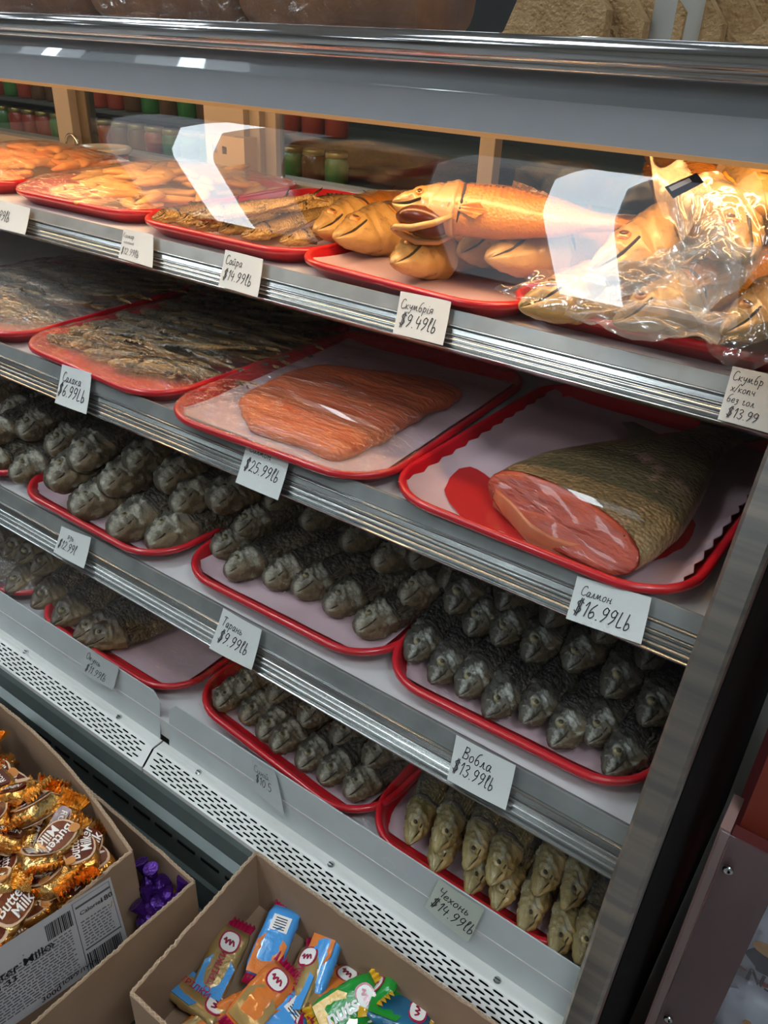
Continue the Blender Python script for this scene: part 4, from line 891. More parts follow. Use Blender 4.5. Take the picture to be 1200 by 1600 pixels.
# price cards: four pixel corners TL TR BR BL, on the rail face (or fin), lines (text, x0, y(baseline), height)
FN = Vector((0, -(zu(-1.05) - fold_z), (.672 * S - fold_y))).normalized()
def card(k, pix, lines, label, mtag=M_TAG, pen=.075):
    if k == 'f': p0, n = Vector((0, fold_y, fold_z)), FN
    else: p0, n = RAILP[k][0], RAILP[k][2]
    c = [onpl(u, v, p0 + n * .0085, n) for u, v in pix] if k != 'f' else [onpl(u, v, p0 + n * .003, n) for u, v in pix]
    root = empty('price_tag', sum(c, Vector()) / 4); tag(root, label, 'price tag'); o = root.location.copy()
    W_ = ((c[1] - c[0]).length + (c[2] - c[3]).length) / 2; H_ = ((c[3] - c[0]).length + (c[2] - c[1]).length) / 2
    def mp(a, b, off=0):   # a across 0..1, b up 0..1
        bulge = .0022 * math.sin(PI * min(max(a, 0), 1)) * .6 + .0035 * (1 - min(max(b, 0), 1)) ** 2
        return c[3].lerp(c[2], a).lerp(c[0].lerp(c[1], a), b) + n * (off + bulge) - o
    q = MB(); N_ = 10; V = []; F = []
    for j in range(N_ + 1):
        for i in range(N_ + 1): V.append(mp(i / N_, j / N_))
    for j in range(N_):
        for i in range(N_): a = j * (N_ + 1) + i; F.append((a, a + 1, a + N_ + 2, a + N_ + 1))
    nV = len(V); q.add(V, F); q.add([v - n * .0004 for v in V], [f[::-1] for f in F]); q.build('card', mtag, root, True)
    for (txt, x0, yb, hh) in lines:
        st, wd = strokes(txt); q = MB(); kx = hh * H_ / W_
        for s_ in st: ribbon(q, s_, pen, lambda a, b: mp(x0 + a * kx, yb + b * hh, .0005))
        q.build('handwriting', M_INK, root)
    return root
card(1, [(-18, 308), (47, 325), (42, 368), (-25, 352)], [('3 8.99lb', .10, .30, .36)], 'price card reading 3 8.99lb under film at the left edge of the top rail')
card(1, [(193, 357), (239, 367), (241, 420), (188, 404)], [('Калмар', .03, .72, .17), ('копчёный', .08, .53, .12), ('$12.99lb', .04, .17, .22)], 'price card for smoked squid reading 12.99, on the top rail')
card(1, [(352, 390), (411, 405), (405, 466), (344, 448)], [('Сайра', .06, .64, .24), ('$14.99lb', .06, .22, .28)], 'price card reading 14.99 under the small smoked fish, top rail')
card(1, [(626, 455), (705, 471), (694, 541), (616, 522)], [('Скумбрія', .05, .62, .22), ('$9.49lb', .08, .22, .30)], 'price card reading 9.49 under the mackerel tray, top rail')
card(1, [(1145, 572), (1232, 592), (1222, 684), (1122, 656)], [('Скумбр', .05, .76, .17), ('х/копч', .07, .56, .15), ('без гол', .05, .36, .15), ('$13.99', .10, .10, .18)], 'price card of four lines reading 13 at the right end of the top rail')
card(2, [(97, 569), (143, 583), (138, 648), (89, 630)], [('Салака', .10, .60, .24), ('$6.99Lb', .02, .24, .30)], 'price card reading 6.99, leftmost on the second rail')
card(2, [(388, 684), (454, 712), (437, 782), (371, 754)], [('Салмон', .10, .74, .20), ('$25.99lb', .08, .34, .26)], 'price card reading 25.99 under the salmon fillet')
card(2, [(902, 900), (1018, 934), (1003, 1006), (886, 966)], [('Салмон', .10, .62, .22), ('$16.99Lb', .06, .18, .34)], 'price card reading 16.99 under the trout piece, widest of the cards')
card(3, [(96, 822), (142, 840), (134, 888), (87, 862)], [('Язь'.replace('Я', 'я'), .3, .66, .26), ('$12.99l', .06, .26, .30)], 'price card reading 12.99, leftmost on the third rail')
card(3, [(349, 950), (409, 984), (396, 1046), (330, 1012)], [('Тарань', .08, .64, .22), ('$9.99lb', .10, .26, .28)], 'price card reading 9.99, middle of the third rail')
card(3, [(713, 1148), (806, 1196), (792, 1264), (701, 1216)], [('Вобла', .16, .60, .28), ('$13.99lb', .04, .24, .28)], 'price card reading 13.99, right on the third rail')
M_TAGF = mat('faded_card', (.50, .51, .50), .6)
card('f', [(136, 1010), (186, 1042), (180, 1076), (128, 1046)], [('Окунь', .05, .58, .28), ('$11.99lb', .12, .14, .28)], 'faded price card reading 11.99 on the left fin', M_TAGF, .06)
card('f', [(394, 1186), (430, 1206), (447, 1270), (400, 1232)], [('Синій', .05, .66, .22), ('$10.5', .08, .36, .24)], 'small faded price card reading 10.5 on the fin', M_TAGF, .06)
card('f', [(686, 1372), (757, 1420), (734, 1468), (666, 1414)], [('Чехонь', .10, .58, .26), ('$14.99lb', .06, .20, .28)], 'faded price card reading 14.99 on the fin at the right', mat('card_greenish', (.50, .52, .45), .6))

# ------------------------------------------------------------------ bread above the case
M_BREAD = mat('dark_rye_crust', (.36, .15, .06), .45, noise_s=18, noise_c=(.22, .09, .04), bump=.6, bump_s=120)
M_BREAD2 = mat('crisp_bread', (.46, .28, .13), .8, noise_s=60, noise_c=(.33, .18, .07), bump=1, bump_s=260, bdist=.004)
TZ = zu(-.012)
def loaf(x0, x1, y0, y1, h, m, label, seed, taper=.15, film=True, name='rye_loaf'):
    rings = []; n = 24; xs = [x0 + (x1 - x0) * i / 14 for i in range(15)]
    o = Vector(((x0 + x1) / 2, (y0 + y1) / 2, TZ))
    for i, x in enumerate(xs):
        e = 1 - taper * (abs(i / 14 * 2 - 1) ** 3); rg = []
        for k in range(n):
            a = 2 * PI * k / n; y = (y0 + y1) / 2 + (y1 - y0) / 2 * e * math.copysign(abs(math.cos(a)) ** .6, math.cos(a)); zz_ = TZ + h / 2 + h / 2 * e * math.copysign(abs(math.sin(a)) ** .6, math.sin(a))
            p = Vector((x, y, zz_)); p += Vector((0, -.004, .003)) * noise.noise(p * 25 + Vector((seed, 0, 0))); rg.append(p - o)
        rings.append(rg)
    q = MB(); q.loft(rings); ob = q.build(name, m, None, True, loc=o); tag(ob, label, 'bread', 'bread on the shelf above the case'); return ob
loaf(-1.75, -1.36, .74, .88, .13, M_BREAD, 'dark rye loaf in a plastic bag at the far left above the header', 1)
loaf(-1.34, -1.02, .74, .88, .13, M_BREAD, 'dark rye loaf in a plastic bag second from the left above the header', 2)
loaf(-1.0, -.76, .74, .86, .14, M_BREAD, 'dark rye loaf behind the bright lamp reflection above the header', 3)
loaf(-.74, -.50, .74, .86, .14, M_BREAD, 'dark rye loaf left of the coarse brown bread', 4)
def wedge(u0, u1, u2, y0, y1, label, n=7):
    a = ony(u0[0], u0[1], y0); b = ony(u1[0], u1[1], y0); c = ony(u2[0], u2[1], y0); r = empty('coarse_bread', (a.x, y0, TZ)); tag(r, label, 'bread', 'bread on the shelf above the case')
    h = c.z - TZ; q = MB()
    for k in range(n):
        t0, t1 = k * .020, k * .020 + .015; V = []
        ol = [(0, 0), (.02, .012), (c.x - a.x, h), (c.x - a.x + .06, h * 1.02), (b.x - a.x, .03), (b.x - a.x, 0)]
        jit = random.Random(k).uniform(-.004, .006)
        V = [(x + k * .026, t0, z + jit * (z > 0)) for x, z in ol] + [(x + k * .026, t1, z + jit * (z > 0)) for x, z in ol]
        q = MB(); q.add(V, [tuple(range(5, -1, -1)), tuple(range(6, 12))] + [(i, (i + 1) % 6, 6 + (i + 1) % 6, 6 + i) for i in range(6)]); q.build('slice', M_BREAD2, r)
    return r
wedge((755, 60), (940, 66), (820, -20), .735, .8, 'coarse sliced brown bread with cracked crust above the header')
wedge((1120, 72), (1290, 80), (1230, 10), .735, .8, 'coarse brown bread at the right edge above the header', 3)
for i, (x0, x1) in enumerate(((-1.78, -1.35), (-1.35, -1.01), (-1.01, -.75), (-.75, -.49))):
    V = []; F = []; n = 30
    for j in range(n + 1):
        for k in range(n + 1):
            a, b = k / n, j / n; V.append((x0 + (x1 - x0) * a - x0, -.006 - .008 * abs(noise.noise(Vector((a * 5, b * 5, i)))), .17 * b))
    for j in range(n):
        for k in range(n): t = j * (n + 1) + k; F.append((t, t + 1, t + n + 2, t + n + 1))
    o = mesh_obj('bread_bag', V, F, M_FILM, None, True, (x0, .735, TZ)); tag(o, 'clear crinkled bag around a dark rye loaf, %s from the left' % ORD[i], 'plastic bag', 'bags around the rye loaves')
# paper towel like white post behind the upper glass
q = MB(); p = ony(1052, 30, .80); q.lathe([(.027, 0), (.027, .2)], n=20); o = q.build('white_canister', mat('white_canister', (.70, .68, .62), .5), None, True, loc=(p.x, .80, TZ)); tag(o, 'white cylinder standing between the coarse breads above the header', 'canister')

# ------------------------------------------------------------------ jars on the store shelves behind the case
bs = empty('store_shelf', (-2.2, 2.2, 0)); tag(bs, 'dark store shelving with jars seen through the rear doors', 'shelving')
for z in (.82, .97, 1.10, 1.23):
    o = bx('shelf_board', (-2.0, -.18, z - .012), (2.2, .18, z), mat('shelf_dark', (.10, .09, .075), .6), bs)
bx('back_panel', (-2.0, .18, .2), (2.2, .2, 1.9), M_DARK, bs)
jm = [mat('jar_red', (.42, .05, .02), .3, coat=.5), mat('jar_green', (.06, .20, .04), .3, coat=.5), mat('jar_brown', (.16, .06, .02), .3, coat=.5)]
M_GOLD = mat('gold_lid', (.62, .46, .16), .3, .8)
prj = []
for m in jm:
    r = empty('jar', (0, 0, 0)); q = MB(); q.lathe([(.030, 0), (.036, .006), (.037, .06), (.032, .072), (.031, .075)], n=18); q.build('glass_body', m, r, True)
    q = MB(); q.lathe([(.034, .074), (.0345, .088), (.033, .090), (.001, .090)], n=18); q.build('lid', M_GOLD, r, True)
    prj.append(r)
usedj = [False] * 3; ci = {0: 'red', 1: 'green', 2: 'brown'}
for row, z in enumerate((1.10, 1.23, .97)):
    for i in range(22):
        k = rn.choice((0, 1, 2)); r = prj[k] if not usedj[k] else dup(prj[k]); usedj[k] = True
        r.location = (-3.6 + i * .092, 2.08, z); r.name = 'jar'; tag(r, '%s jar with gold lid on the %s store shelf behind the case' % (ci[k], ('middle', 'upper', 'lower')[row]), 'jar', '%s jars on the %s store shelf behind the rear doors' % (ci[k], ('middle', 'upper', 'lower')[row]))

# ------------------------------------------------------------------ cardboard boxes
def wallpoly(q, a, b, z0, z1, th=.004, seed=0, amp=.0015, bow=0):
    n = 26; d = (b - a); nn = Vector((-d.y, d.x, 0)).normalized(); rings = []
    for i in range(n + 1):
        t = i / n; p = a + d * t + nn * bow * math.sin(PI * t); zt_ = z1 + amp * noise.noise(Vector((t * 14, seed, 0))) * 2 + (.0012 if i % 2 else 0)
        rings.append([Vector((p.x, p.y, z0)) - nn * th / 2, Vector((p.x, p.y, z0)) + nn * th / 2, Vector((p.x, p.y, zt_)) + nn * th / 2, Vector((p.x, p.y, zt_)) - nn * th / 2])
    q.loft(rings)
def flute(q, a, b, z1, th=.004, seed=0, bow=0):
    d = b - a; L_ = d.length; n = int(L_ / .0035); nn = Vector((-d.y, d.x, 0)).normalized(); V = []
    for i in range(n + 1):
        t = i / n; p = a + d * t + nn * bow * math.sin(PI * t); off = nn * (th * .28 * (1 if i % 2 else -1)); V.append(Vector((p.x, p.y, z1 + .0022)) + off)
    for i in range(n):
        w_ = nn * .0006; q.add([V[i] - w_, V[i + 1] - w_, V[i + 1] + w_, V[i] + w_], [(0, 1, 2, 3)])
def carton(pts, z0, z1, label, seed, bows=(0, 0, 0, 0)):
    c = sum(pts, Vector()) / 4; r = empty('cardboard_box', (c.x, c.y, z0)); tag(r, label, 'box', 'cardboard candy boxes'); o = Vector((c.x, c.y, z0))
    for i in range(4):
        a, b = pts[i], pts[(i + 1) % 4]; q = MB(); wallpoly(q, Vector((a.x, a.y, 0)), Vector((b.x, b.y, 0)), z0, z1, seed=seed + i, bow=bows[i]); q.v = [v - o for v in q.v]; w_ = q.build('side_panel', M_CARD, r)
        q = MB(); flute(q, Vector((a.x, a.y, 0)), Vector((b.x, b.y, 0)), z1, bow=bows[i]); q.v = [v - o for v in q.v]; q.build('corrugated_edge', M_CARDE, w_)
    q = MB(); q.add([Vector((p.x, p.y, z0 + .003)) - o for p in pts] + [Vector((p.x, p.y, z0)) - o for p in pts], [(0, 1, 2, 3), (7, 6, 5, 4)]); q.build('base', M_CARD, r); return r
def A_(u, v, z): p = onz(u, v, z); return Vector((p.x, p.y, 0))
zb1_ = CAMZ - .78; c1 = A_(205, 1330, zb1_); c1b = A_(-150, 1010, zb1_); c1b = Vector((c1.x - .42, c1.y + .035, 0)); c1r = A_(-120, 1602, zb1_)
box1 = carton([c1b, c1, c1r, Vector((c1b.x, c1r.y, 0))], CAMZ - .964, zb1_, 'cardboard box full of gold and brown wrapped caramels', 1, (.018, 0, 0, 0))
zb2 = CAMZ - .835; c2 = A_(303, 1378, zb2); c2r = A_(-60, 1700, zb2)
box2 = carton([Vector((c2.x - .5, c2.y + .02, 0)), c2, Vector((c2r.x, c2r.y, 0)), Vector((c2r.x - .4, c2r.y, 0))], CAMZ - .97, zb2, 'cardboard box with a few purple candies, behind the full box', 2)
zb3 = CAMZ - .79; c3 = A_(400, 1332, zb3); c3l = A_(205, 1552, zb3); c3r = A_(790, 1612, zb3)
c3f = Vector((c3r.x + (c3l.x - c3.x) * 1.3, c3r.y + (c3l.y - c3.y) * 1.3, 0)); c3l = c3 + (c3l - c3) * 1.0
box3 = carton([c3, c3r, c3r + (c3l - c3), c3l], CAMZ - .885, zb3, 'cardboard box at the bottom centre with blue, pink and green candy bars', 3)
tb_ = bx('low_table', (-1.3, -.02, CAMZ - 1.0), (-.08, gy - .03, CAMZ - .972), M_DARK); tag(tb_, 'dark low table carrying the candy boxes in front of the case', 'table')
cr = bx('foam_block', (c3.x - .01, c3l.y - .02, CAMZ - .9715), (c3r.x, c3.y - .02, CAMZ - .886), M_CARD); cr.name = 'spare_carton'; tag(cr, 'closed carton lying under the bottom centre candy box', 'box')
for z_, pr_ in ((0, 0),):
    o = bx('table_leg', (-1.25, .02, 0), (-1.2, .07, CAMZ - 1.0), M_DARK, None); o.parent = tb_
    o = bx('table_leg', (-.16, .02, 0), (-.11, .07, CAMZ - 1.0), M_DARK, None); o.parent = tb_
    o = bx('table_leg', (-1.25, gy - .1, 0), (-1.2, gy - .05, CAMZ - 1.0), M_DARK, None); o.parent = tb_
    o = bx('table_leg', (-.16, gy - .1, 0), (-.11, gy - .05, CAMZ - 1.0), M_DARK, None); o.parent = tb_

# text as thin meshes
def text_mesh(txt, size, shear=0, bold=0, align='CENTER'):
    cu = bpy.data.curves.new('t', 'FONT'); cu.body = txt; cu.size = size; cu.shear = shear; cu.offset = bold; cu.align_x = align; cu.align_y = 'CENTER'; cu.resolution_u = 2
    ob = bpy.data.objects.new('t', cu); COL.objects.link(ob); dg = bpy.context.evaluated_depsgraph_get(); dg.update()
    me = bpy.data.meshes.new_from_object(ob.evaluated_get(dg)); bpy.data.objects.remove(ob); return me
# shipping label on box 1 right wall
dW = (c1r - c1).normalized(); nW = Vector((-dW.y, dW.x, 0)); nW = nW if nW.x > 0 else -nW
lab = empty('shipping_label', (c1.x, c1.y, zb1_)); tag(lab, 'white printed label with barcodes stuck on the candy box wall', 'label')
lab.parent = None
lp = [onpl(u, v, c1 + nW * .0034 + Vector((0, 0, 1)), nW) for u, v in ((172, 1370), (202, 1476), (-90, 1680), (-110, 1550))]
lo = Vector((c1.x, c1.y, zb1_)); TLc, BRc, BLc, Tc = lp
def lm_(a, b, off=.0006):  # a: 0 left .. 1 right (as read), b: 0 bottom .. 1 top ; right end is near the case corner
    return Tc.lerp(TLc, a).lerp(BLc.lerp(BRc, a), 1 - b) + nW * off - lo
q = MB(); q.add([lm_(0, 0, 0), lm_(1, 0, 0), lm_(1, 1, 0), lm_(0, 1, 0)], [(0, 1, 2, 3)]); q.build('label_sheet', mat('label_white', (.62, .60, .60), .6), lab)
q = MB()
def lrect(a0, b0, a1, b1): q.add([lm_(a0, b0), lm_(a1, b0), lm_(a1, b1), lm_(a0, b1)], [(0, 1, 2, 3)])
x = .58
while x < .73: w_ = rn.choice((.003, .005, .008)); lrect(x, .72, x + w_, .92); x += w_ + rn.choice((.003, .005))
q.build('barcode', M_INK, lab); q = MB(); x = .76
while x < .97: w_ = rn.choice((.003, .005, .008)); lrect(x, .04, x + w_, .26); x += w_ + rn.choice((.003, .005))
q.build('barcode', M_INK, lab); q = MB()
for b in [.12 + .037 * i for i in range(16)]:
    a = .02
    while a < .70:
        w_ = rn.uniform(.01, .04); 
        if not (a < .3 and .5 < b < .72): lrect(a, b, min(a + w_, .71), b + .014)
        a += w_ + .008
for b in [.36 + .04 * i for i in range(9)]:
    a = .77
    while a < .95: w_ = rn.uniform(.01, .03); lrect(a, b, min(a + w_, .95), b + .014); a += w_ + .008
lrect(.76, .88, .98, .905); lrect(.76, .31, .98, .33); lrect(.745, .02, .749, .97); lrect(.98, .3, .983, .97); lrect(.745, .965, .98, .97)
q.build('fine_print', mat('print_grey', (.12, .11, .12), .6), lab)
def ltext(txt, a, b, h, shear=0):
    me = text_mesh(txt, 1.0, shear, .01, 'LEFT'); q = MB(); H_ = (Tc - BLc).length; W_ = (TLc - Tc).length; kx = h * H_ / W_
    q.add([lm_(a + v.co.x * kx, b + v.co.y * h, .0009) for v in me.vertices], [tuple(p.vertices) for p in me.polygons]); q.build('print', M_INK, lab)
ltext('Butter Milk»', .20, .66, .13); ltext('353-33', .22, .55, .10); ltext('Calories', .775, .80, .07); ltext('180', .90, .80, .09); ltext('3000', .48, .07, .09); ltext('ПОРУЛУУК', .58, .10, .07)

# ------------------------------------------------------------------ candies
M_FOIL = mat('gold_foil', (.86, .52, .16), .20, .95, bump=1.0, bump_s=110, bdist=.004, noise_s=18, noise_c=(.85, .60, .25))
M_FOIL2 = mat('orange_foil', (.80, .38, .08), .20, .95, bump=1.0, bump_s=130, bdist=.004, noise_s=20, noise_c=(.85, .45, .12))
M_BROWN = mat('brown_print', (.115, .022, .010), .22, .1, coat=.6, bump=.5, bump_s=90, bdist=.002)
M_CREAM = mat('cream_print', (.66, .46, .30), .3, coat=.4)
M_WHT = mat('white_print', (.80, .76, .70), .4)
M_TAN = mat('caramel_print', (.55, .22, .06), .3, coat=.4)
def pillow(L_, W_, H_, seed, n=14, wr=.0012, ex=.5):
    rings = []
    for i in range(n + 1):
        t = i / n * 2 - 1; e = (1 - abs(t) ** 6) ** .5; e = max(e, .35); rg = []
        for k in range(20):
            a = 2 * PI * k / 20; y = W_ / 2 * (e * .25 + .75) * math.copysign(abs(math.cos(a)) ** ex, math.cos(a)); z = H_ / 2 * e * math.copysign(abs(math.sin(a)) ** ex, math.sin(a))
            p = Vector((t * L_ / 2, y, z)); nv = noise.noise(p * 160 + Vector((seed, 0, 0))) * wr + abs(noise.noise(Vector((t * 3, a * 3, seed)))) * -wr
            rg.append(p * (1 + nv / .012) if abs(t) < .99 else p)
        rings.append(rg)
    q = MB(); q.loft(rings); return q
def fanend(x0, sgn, L_, W0, W1, seed, twist=.0):
    n = 16; V = []; F = []
    for j in range(5):
        t = j / 4
        for i in range(n + 1):
            k = i / n * 2 - 1; w_ = (W0 * (1 - t) + W1 * t) * k / 2; z = (.0022 * t + .0006) * (1 if i % 2 else -1) + twist * k * t
            V.append((x0 + sgn * (L_ * t + (.0012 if i % 2 else 0) * (j == 4)), w_, z))
    for j in range(4):
        for i in range(n): a = j * (n + 1) + i; F.append((a, a + 1, a + n + 2, a + n + 1))
    q = MB(); q.add(V, F); return q
def decal(pts, z, th=.0008):
    n = len(pts); q = MB(); q.add([(x, y, z) for x, y in pts] + [(x, y, z - th) for x, y in pts], [tuple(range(n)), tuple(range(2 * n - 1, n - 1, -1))] + [(i, n + i, n + (i + 1) % n, (i + 1) % n) for i in range(n)]); return q
def ell(cx, cy, a, b, n=18, sq=.8): return [(cx + a * math.copysign(abs(math.cos(2 * PI * i / n)) ** sq, math.cos(2 * PI * i / n)), cy + b * math.copysign(abs(math.sin(2 * PI * i / n)) ** sq, math.sin(2 * PI * i / n))) for i in range(n)]
T_BUT = text_mesh('Butter', .0115, .25, .0002); T_MLK = text_mesh('Milk', .0115, .25, .0002); T_ROS = text_mesh('ROSHEN', .0068, 0, .00008)
for t in (T_BUT, T_MLK, T_ROS): t.materials.append(M_WHT)
def caramel(v):
    r = empty('caramel', (0, 0, 0)); b = pillow(.036, .027, .015, v).build('wrapper_body', M_FOIL if v % 2 else M_FOIL2, r, True)
    fanend(.0165, 1, .014, .018, .030, v, .003).build('wrapper_end', M_FOIL if v % 3 else M_FOIL2, r); fanend(-.0165, -1, .014, .018, .030, v, -.003).build('wrapper_end', M_FOIL if v % 3 else M_FOIL2, r)
    for s in (1, -1):
        if v in (0, 1, 3):
            o = decal(ell(0, 0, .0168, .0125), .0079).build('cream_border', M_CREAM, b); d = decal(ell(.001, 0, .0155, .0112), .0085).build('brown_oval', M_BROWN, b)
            objs = [o, d, decal(ell(-.0115, .007, .0045, .004), .0090).build('caramel_drop', M_TAN, b)]
            for tm, y, x_ in ((T_BUT, .0032, .0015), (T_MLK, -.0058, .003)): t = link_mesh('lettering', tm, b); t.location = (x_, y, .0088); objs.append(t)
        else:
            o = decal(ell(0, -.002, .0165, .0065, sq=.5), .0079).build('brown_band', M_BROWN, b); t = link_mesh('lettering', T_ROS, b); t.location = (0, -.002, .0084)
            o2 = decal(ell(0, .0095, .012, .003), .0076).build('cream_swirl', M_CREAM, b); objs = [o, o2, t]
        if s == -1:
            for ob in objs: ob.rotation_euler = (PI, 0, 0); ob.location.z *= -1
    return r
cars = [caramel(i) for i in range(5)]; cu_ = [False] * 5
inner = [c1b, c1, c1r]
def pile(protos, used, pts, zf, label, cat, group, name, tilt=.5, yaw=None):
    for i, p in enumerate(pts):
        k = rn.randrange(len(protos)); r = protos[k] if not used[k] else dup(protos[k]); used[k] = True
        r.location = (p[0], p[1], p[2]); r.rotation_euler = (rn.uniform(-tilt, tilt), rn.uniform(-tilt, tilt), rn.uniform(0, 6.28) if yaw is None else yaw + rn.uniform(-.6, .6)); r.name = name
        tag(r, label % ORD[i], cat, group)
    return
x0b, x1b = c1b.x, c1.x; y0b, y1b = c1r.y + .02, c1.y
CS = 1.38
def setc(r, x, y, z, lab_, tilt, yaw=None):
    r.location = (x, y, z); r.rotation_euler = (rn.uniform(-tilt, tilt), rn.uniform(-tilt, tilt), rn.uniform(0, 6.28) if yaw is None else yaw); r.scale = (CS,) * 3; r.name = 'caramel'
    tag(r, lab_, 'candy', 'gold wrapped caramels in the left box')
for lay in range(3):
    for i in range(9):
        for j in range(7):
            k = rn.choice((0, 1, 2, 3, 4, 0, 3)); r = cars[k] if not cu_[k] else dup(cars[k]); cu_[k] = True
            xx = x1b - .036 - i * .041 + rn.uniform(-.008, .008) + (lay % 2) * .020; yy = y1b - .034 - j * .039 + rn.uniform(-.008, .008) + (lay % 2) * .018
            xx = min(xx, x1b - .043); yy = min(yy, y1b - .024 + .3 * 0)
            zc = CAMZ - .830 + lay * .020 + .006 * math.sin(i * .9 + j * .5) + min(.018, .004 * i)
            pr_ = 'oval print' if k in (0, 1, 3) else 'band print'
            setc(r, xx, yy, zc, 'gold caramel, %s, %s row from back, %s from right, %s layer' % (pr_, ORD[j], ORD[i], ('lowest', 'middle', 'top')[lay]), (.35, .45, .6)[lay])
bf = bx('caramel_fill', (c1.x - .36, c1r.y + .04, CAMZ - .955), (c1.x - .045, c1.y - .045, CAMZ - .845), M_FOIL2); tag(bf, 'deep mass of caramels at the bottom of the left box', 'candy', kind='stuff')

# purple candies in box 2
M_PUR = mat('purple_foil', (.075, .015, .20), .22, .6, bump=1, bump_s=120, bdist=.003)
def pur():
    r = empty('purple_candy', (0, 0, 0)); q = MB(); q.lathe([(.001, -.012), (.009, -.009), (.013, -.002), (.012, .006), (.006, .013), (.0025, .018)], n=16); q.build('foil_ball', M_FOIL, r, True)
    q = MB(); q.lathe([(.0128, -.003), (.0140, .000), (.0132, .006), (.009, .011), (.005, .016), (.003, .020), (.006, .030), (.009, .038)], n=16); q.build('purple_wrap', M_PUR, r)
    return r
pp = [pur()]; uu = [False]
P2 = [(270, 1420), (262, 1402), (250, 1385), (240, 1415), (235, 1390), (222, 1405), (232, 1440), (245, 1450)]
pile(pp, uu, [tuple(onz(u, v, CAMZ - .875)) for u, v in P2], 0, 'purple twist wrapped candy in the half hidden box, %s counted from its back corner', 'candy', 'purple candies', 'purple_candy', 1.0)

# candy bars in box 3
def bar(L_, W_, H_, cb, ce, cm, lab_m, v):
    r = empty('candy_bar', (0, 0, 0)); b = pillow(L_ * .8, W_, H_, v, wr=.0010, ex=.7).build('wrapper_body', cb, r, True)
    for s in (1, -1): fanend(s * L_ * .39, s, L_ * .11, W_ * .85, W_ * .98, v).build('crimped_end', ce, r)
    o = decal([(-L_ * .40, -W_ * .42), (-L_ * .02, -W_ * .45), (L_ * .14, W_ * .1), (-L_ * .05, W_ * .43), (-L_ * .40, W_ * .40)], H_ * .46).build('printed_patch', cm, b)
    if lab_m == 'gold':
        decal(ell(L_ * .22, 0, L_ * .125, W_ * .30), H_ * .50).build('oval_border', mat('crimson_print', (.35, .01, .05), .3, coat=.4), b); decal(ell(L_ * .22, 0, L_ * .105, W_ * .25), H_ * .54).build('white_oval', M_WHT, b)
        q_ = MB(); ribbon(q_, [(L_ * .22 + L_ * .03 * math.sin(2.2 * k), W_ * .17 - k * W_ * .04) for k in range(9)], .0018, lambda x, y: Vector((x, y, H_ * .56))); q_.build('script_mark', MATS['crimson_print'], b)
    else:
        decal([(L_ * .10, -W_ * .3), (L_ * .28, -W_ * .3), (L_ * .28, W_ * .25), (L_ * .10, W_ * .25)], H_ * .50).build('date_patch', M_WHT, b)
        for k in range(5):
            decal([(L_ * (.12 + .03 * k), -W_ * .2), (L_ * (.13 + .03 * k), -W_ * .2), (L_ * (.13 + .03 * k), W_ * .15), (L_ * (.12 + .03 * k), W_ * .15)], H_ * .54).build('date_stamp', M_INK, b)
    return r
PK = dict(bump=.8, bump_s=60, bdist=.004, coat=.8)
M_BLU = mat('blue_wrap', (.06, .30, .66), .25, **PK); M_PNK = mat('crimson_wrap', (.45, .012, .07), .25, **PK); M_ORG = mat('orange_wrap', (.70, .19, .03), .25, **PK); M_GLD = mat('tan_gold_wrap', (.42, .28, .10), .28, .4, **PK)
M_GRN = mat('green_wrap', (.01, .26, .03), .22, **PK); M_YEL = mat('yellow_wrap', (.75, .42, .02), .25, **PK); M_TEAL = mat('teal_wrap', (.015, .12, .22), .25, **PK)
bA = bar(.082, .034, .014, M_GLD, M_PNK, M_BLU, 'gold', 3); bB = bar(.082, .034, .014, M_BLU, M_PNK, M_ORG, 'date', 4); bC = bar(.082, .036, .014, M_ORG, M_PNK, M_GLD, 'gold', 5)
bG = bar(.075, .040, .016, M_GRN, M_YEL, M_YEL, 'gold', 6); bT = bar(.070, .040, .014, M_TEAL, M_YEL, M_GRN, 'gold', 7)
# lettering on bars
tg = text_mesh('nuts', .018, .1, .0004); tg.materials.append(M_WHT); t_ = link_mesh('lettering', tg, bG.children[0]); t_.location = (-.008, 0, .0105)
tt = text_mesh('СТРІЛКИ', .0085, 0, .0001); tt.materials.append(M_PNK)
t_ = link_mesh('lettering', tt, bA.children[0]); t_.location = (-.010, 0, .0095)
zf = CAMZ - .872
def putbar(p, first, c, t, dz, lab_, tilt=(0, 0)):
    r = p if first else dup(p); A = onz(*c, zf + dz); B = onz(*t, zf + dz); d = B - A; r.location = A; r.rotation_euler = (tilt[0], tilt[1], math.atan2(d.y, d.x)); r.scale = (1.12,) * 3; r.name = 'candy_bar'; tag(r, lab_, 'candy', 'candy bars in the bottom centre box')
    return r
putbar(bA, True, (345, 1505), (372, 1455), .012, 'gold and crimson candy bar leaning left of the blue one', (.2, -.2))
putbar(bB, True, (428, 1472), (450, 1425), .018, 'bright blue candy bar with white date patch, topmost at the back', (0, -.2))
putbar(bC, True, (410, 1560), (450, 1510), .022, 'orange candy bar lying across the front of the heap', (.3, .1))
putbar(bB, False, (500, 1505), (478, 1560), .014, 'blue candy bar right of the topmost one', (.5, .2))
putbar(bA, False, (310, 1560), (360, 1590), .006, 'gold candy bar at the left end of the heap', (-.3, .2))
putbar(bC, False, (345, 1600), (400, 1570), .0, 'orange candy bar at the lower left of the heap', (.3, .0))
putbar(bB, False, (440, 1600), (480, 1560), .012, 'blue candy bar cut by the bottom edge of the picture', (.2, .1))
putbar(bA, False, (475, 1530), (495, 1480), .010, 'gold candy bar half covered by blue ones', (-.5, 0))
putbar(bC, False, (520, 1545), (560, 1510), .004, 'orange candy bar under the green wrapper', (-.2, .3))
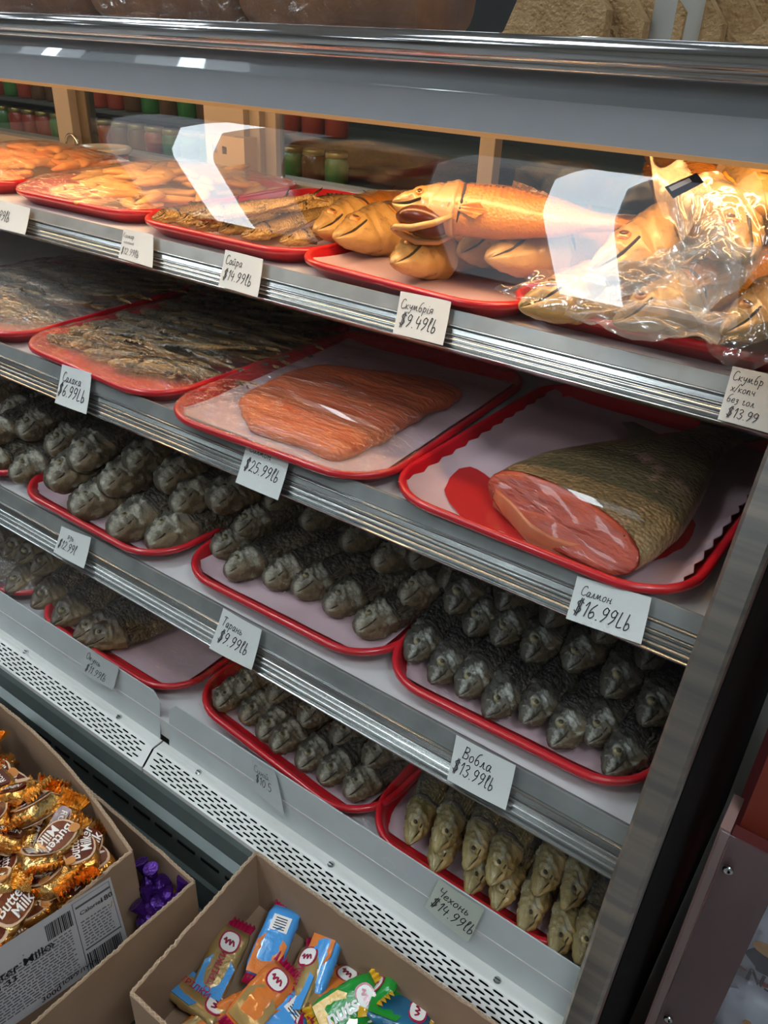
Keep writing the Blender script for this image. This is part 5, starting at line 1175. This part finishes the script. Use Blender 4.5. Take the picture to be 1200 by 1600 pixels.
putbar(bG, True, (545, 1575), (600, 1545), .020, 'green candy bar with yellow trim in front', (.4, -.1))
putbar(bG, False, (600, 1535), (590, 1580), .012, 'green candy bar standing behind the teal one', (.9, -.5))
putbar(bT, True, (625, 1580), (690, 1600), .020, 'teal candy bar beside the green ones', (-.3, .1))
putbar(bG, False, (680, 1590), (720, 1610), .008, 'green candy bar at the right end of the heap', (.3, .2))
putbar(bG, False, (590, 1600), (540, 1612), .008, 'green candy bar at the bottom edge of the picture', (.1, .2))

# ------------------------------------------------------------------ red cabinet with acrylic front, right
cy = .75; kx = ony(1125, 1292, cy).x; kz = ony(1125, 1292, cy).z
cab = empty('red_cabinet', (kx, cy, 0)); tag(cab, 'dark red cabinet with clear acrylic front holding white packages, lower right', 'cabinet')
bx('side_board', (0, 0, .2), (.012, .06, kz), mat('board_edge', (.45, .26, .22), .6), cab)
bx('front_board', (.014, .002, .2), (.075, .02, kz - .005), M_MAROON, cab); bx('back_board', (0, .5, .0), (.5, .52, kz + .1), M_MAROON, cab); bx('base_board', (0, 0, .15), (.5, .5, .2), M_WOOD, cab)
bx('corner_post', (.018, .03, kz - .3), (.062, .055, kz + .55), M_WOOD, cab); bx('left_foot', (0, .02, 0), (.05, .06, .15), M_WOOD, cab)
ac = MB(); ac.box((.002, -.006, .28), (.5, -.002, kz), 0, .0015); ac.build('acrylic_front', film_mat('acrylic', .035, (.55, .5, .6), .12, 6, .1), cab)
for (u, v) in ((1138, 1357), (1045, 1590)):
    p = ony(u, v, cy - .006); q = MB(); n = 16
    q.loft([[Vector((p.x - kx + r_ * math.cos(2 * PI * k / n), yy, p.z + r_ * math.sin(2 * PI * k / n))) for k in range(n)] for r_, yy in ((.0065, -.007), (.0062, -.010), (.004, -.0115), (.002, -.010), (.0005, -.0095))]); q.build('screw', M_CHROME, cab, True)
M_PKG = mat('white_package', (.66, .69, .78), .35, bump=.6, bump_s=30, coat=.4, bdist=.006); M_PK2 = mat('package_dark', (.04, .035, .045), .4); M_PK3 = mat('package_orange', (.62, .30, .08), .45, noise_s=60, noise_c=(.75, .45, .15))
Tn = text_mesh('ЕЙ', .032, 0, .0006); Tn.materials.append(M_PK2)
for i, (u, v, lab_) in enumerate(((1165, 1450, 'white package with dark patch behind the acrylic front'), (1150, 1570, 'white package at the bottom of the acrylic front'), (1190, 1340, 'greyish package at the top behind the acrylic front'))):
    p = ony(u, v, cy + .06); r = empty('snack_package', (p.x + .052, cy + .055, p.z)); tag(r, lab_, 'package', 'white packages in the red cabinet')
    b = pillow(.17, .125, .05, i + 40, wr=.003, ex=.7).build('package_body', M_PKG, r, True); b.rotation_euler = (PI / 2, 0, 0)
    o = decal([(-.045, -.005), (-.02, -.025), (.03, -.02), (.04, .01), (.02, .028), (-.03, .025)], .0255).build('dark_patch', M_PK2, b); decal(ell(-.005, .02, .035, .012), .0262).build('nut_picture', M_PK3, b)
    t_ = link_mesh('lettering', Tn, b); t_.location = (-.012, -.040, .026); t_.scale = (-1, 1, 1)
o = bx('white_upright', (.02, 1.55, 0), (.06, 1.6, 2.2), M_WHITE); tag(o, 'white upright strip behind the cabinet at the right edge', 'post')
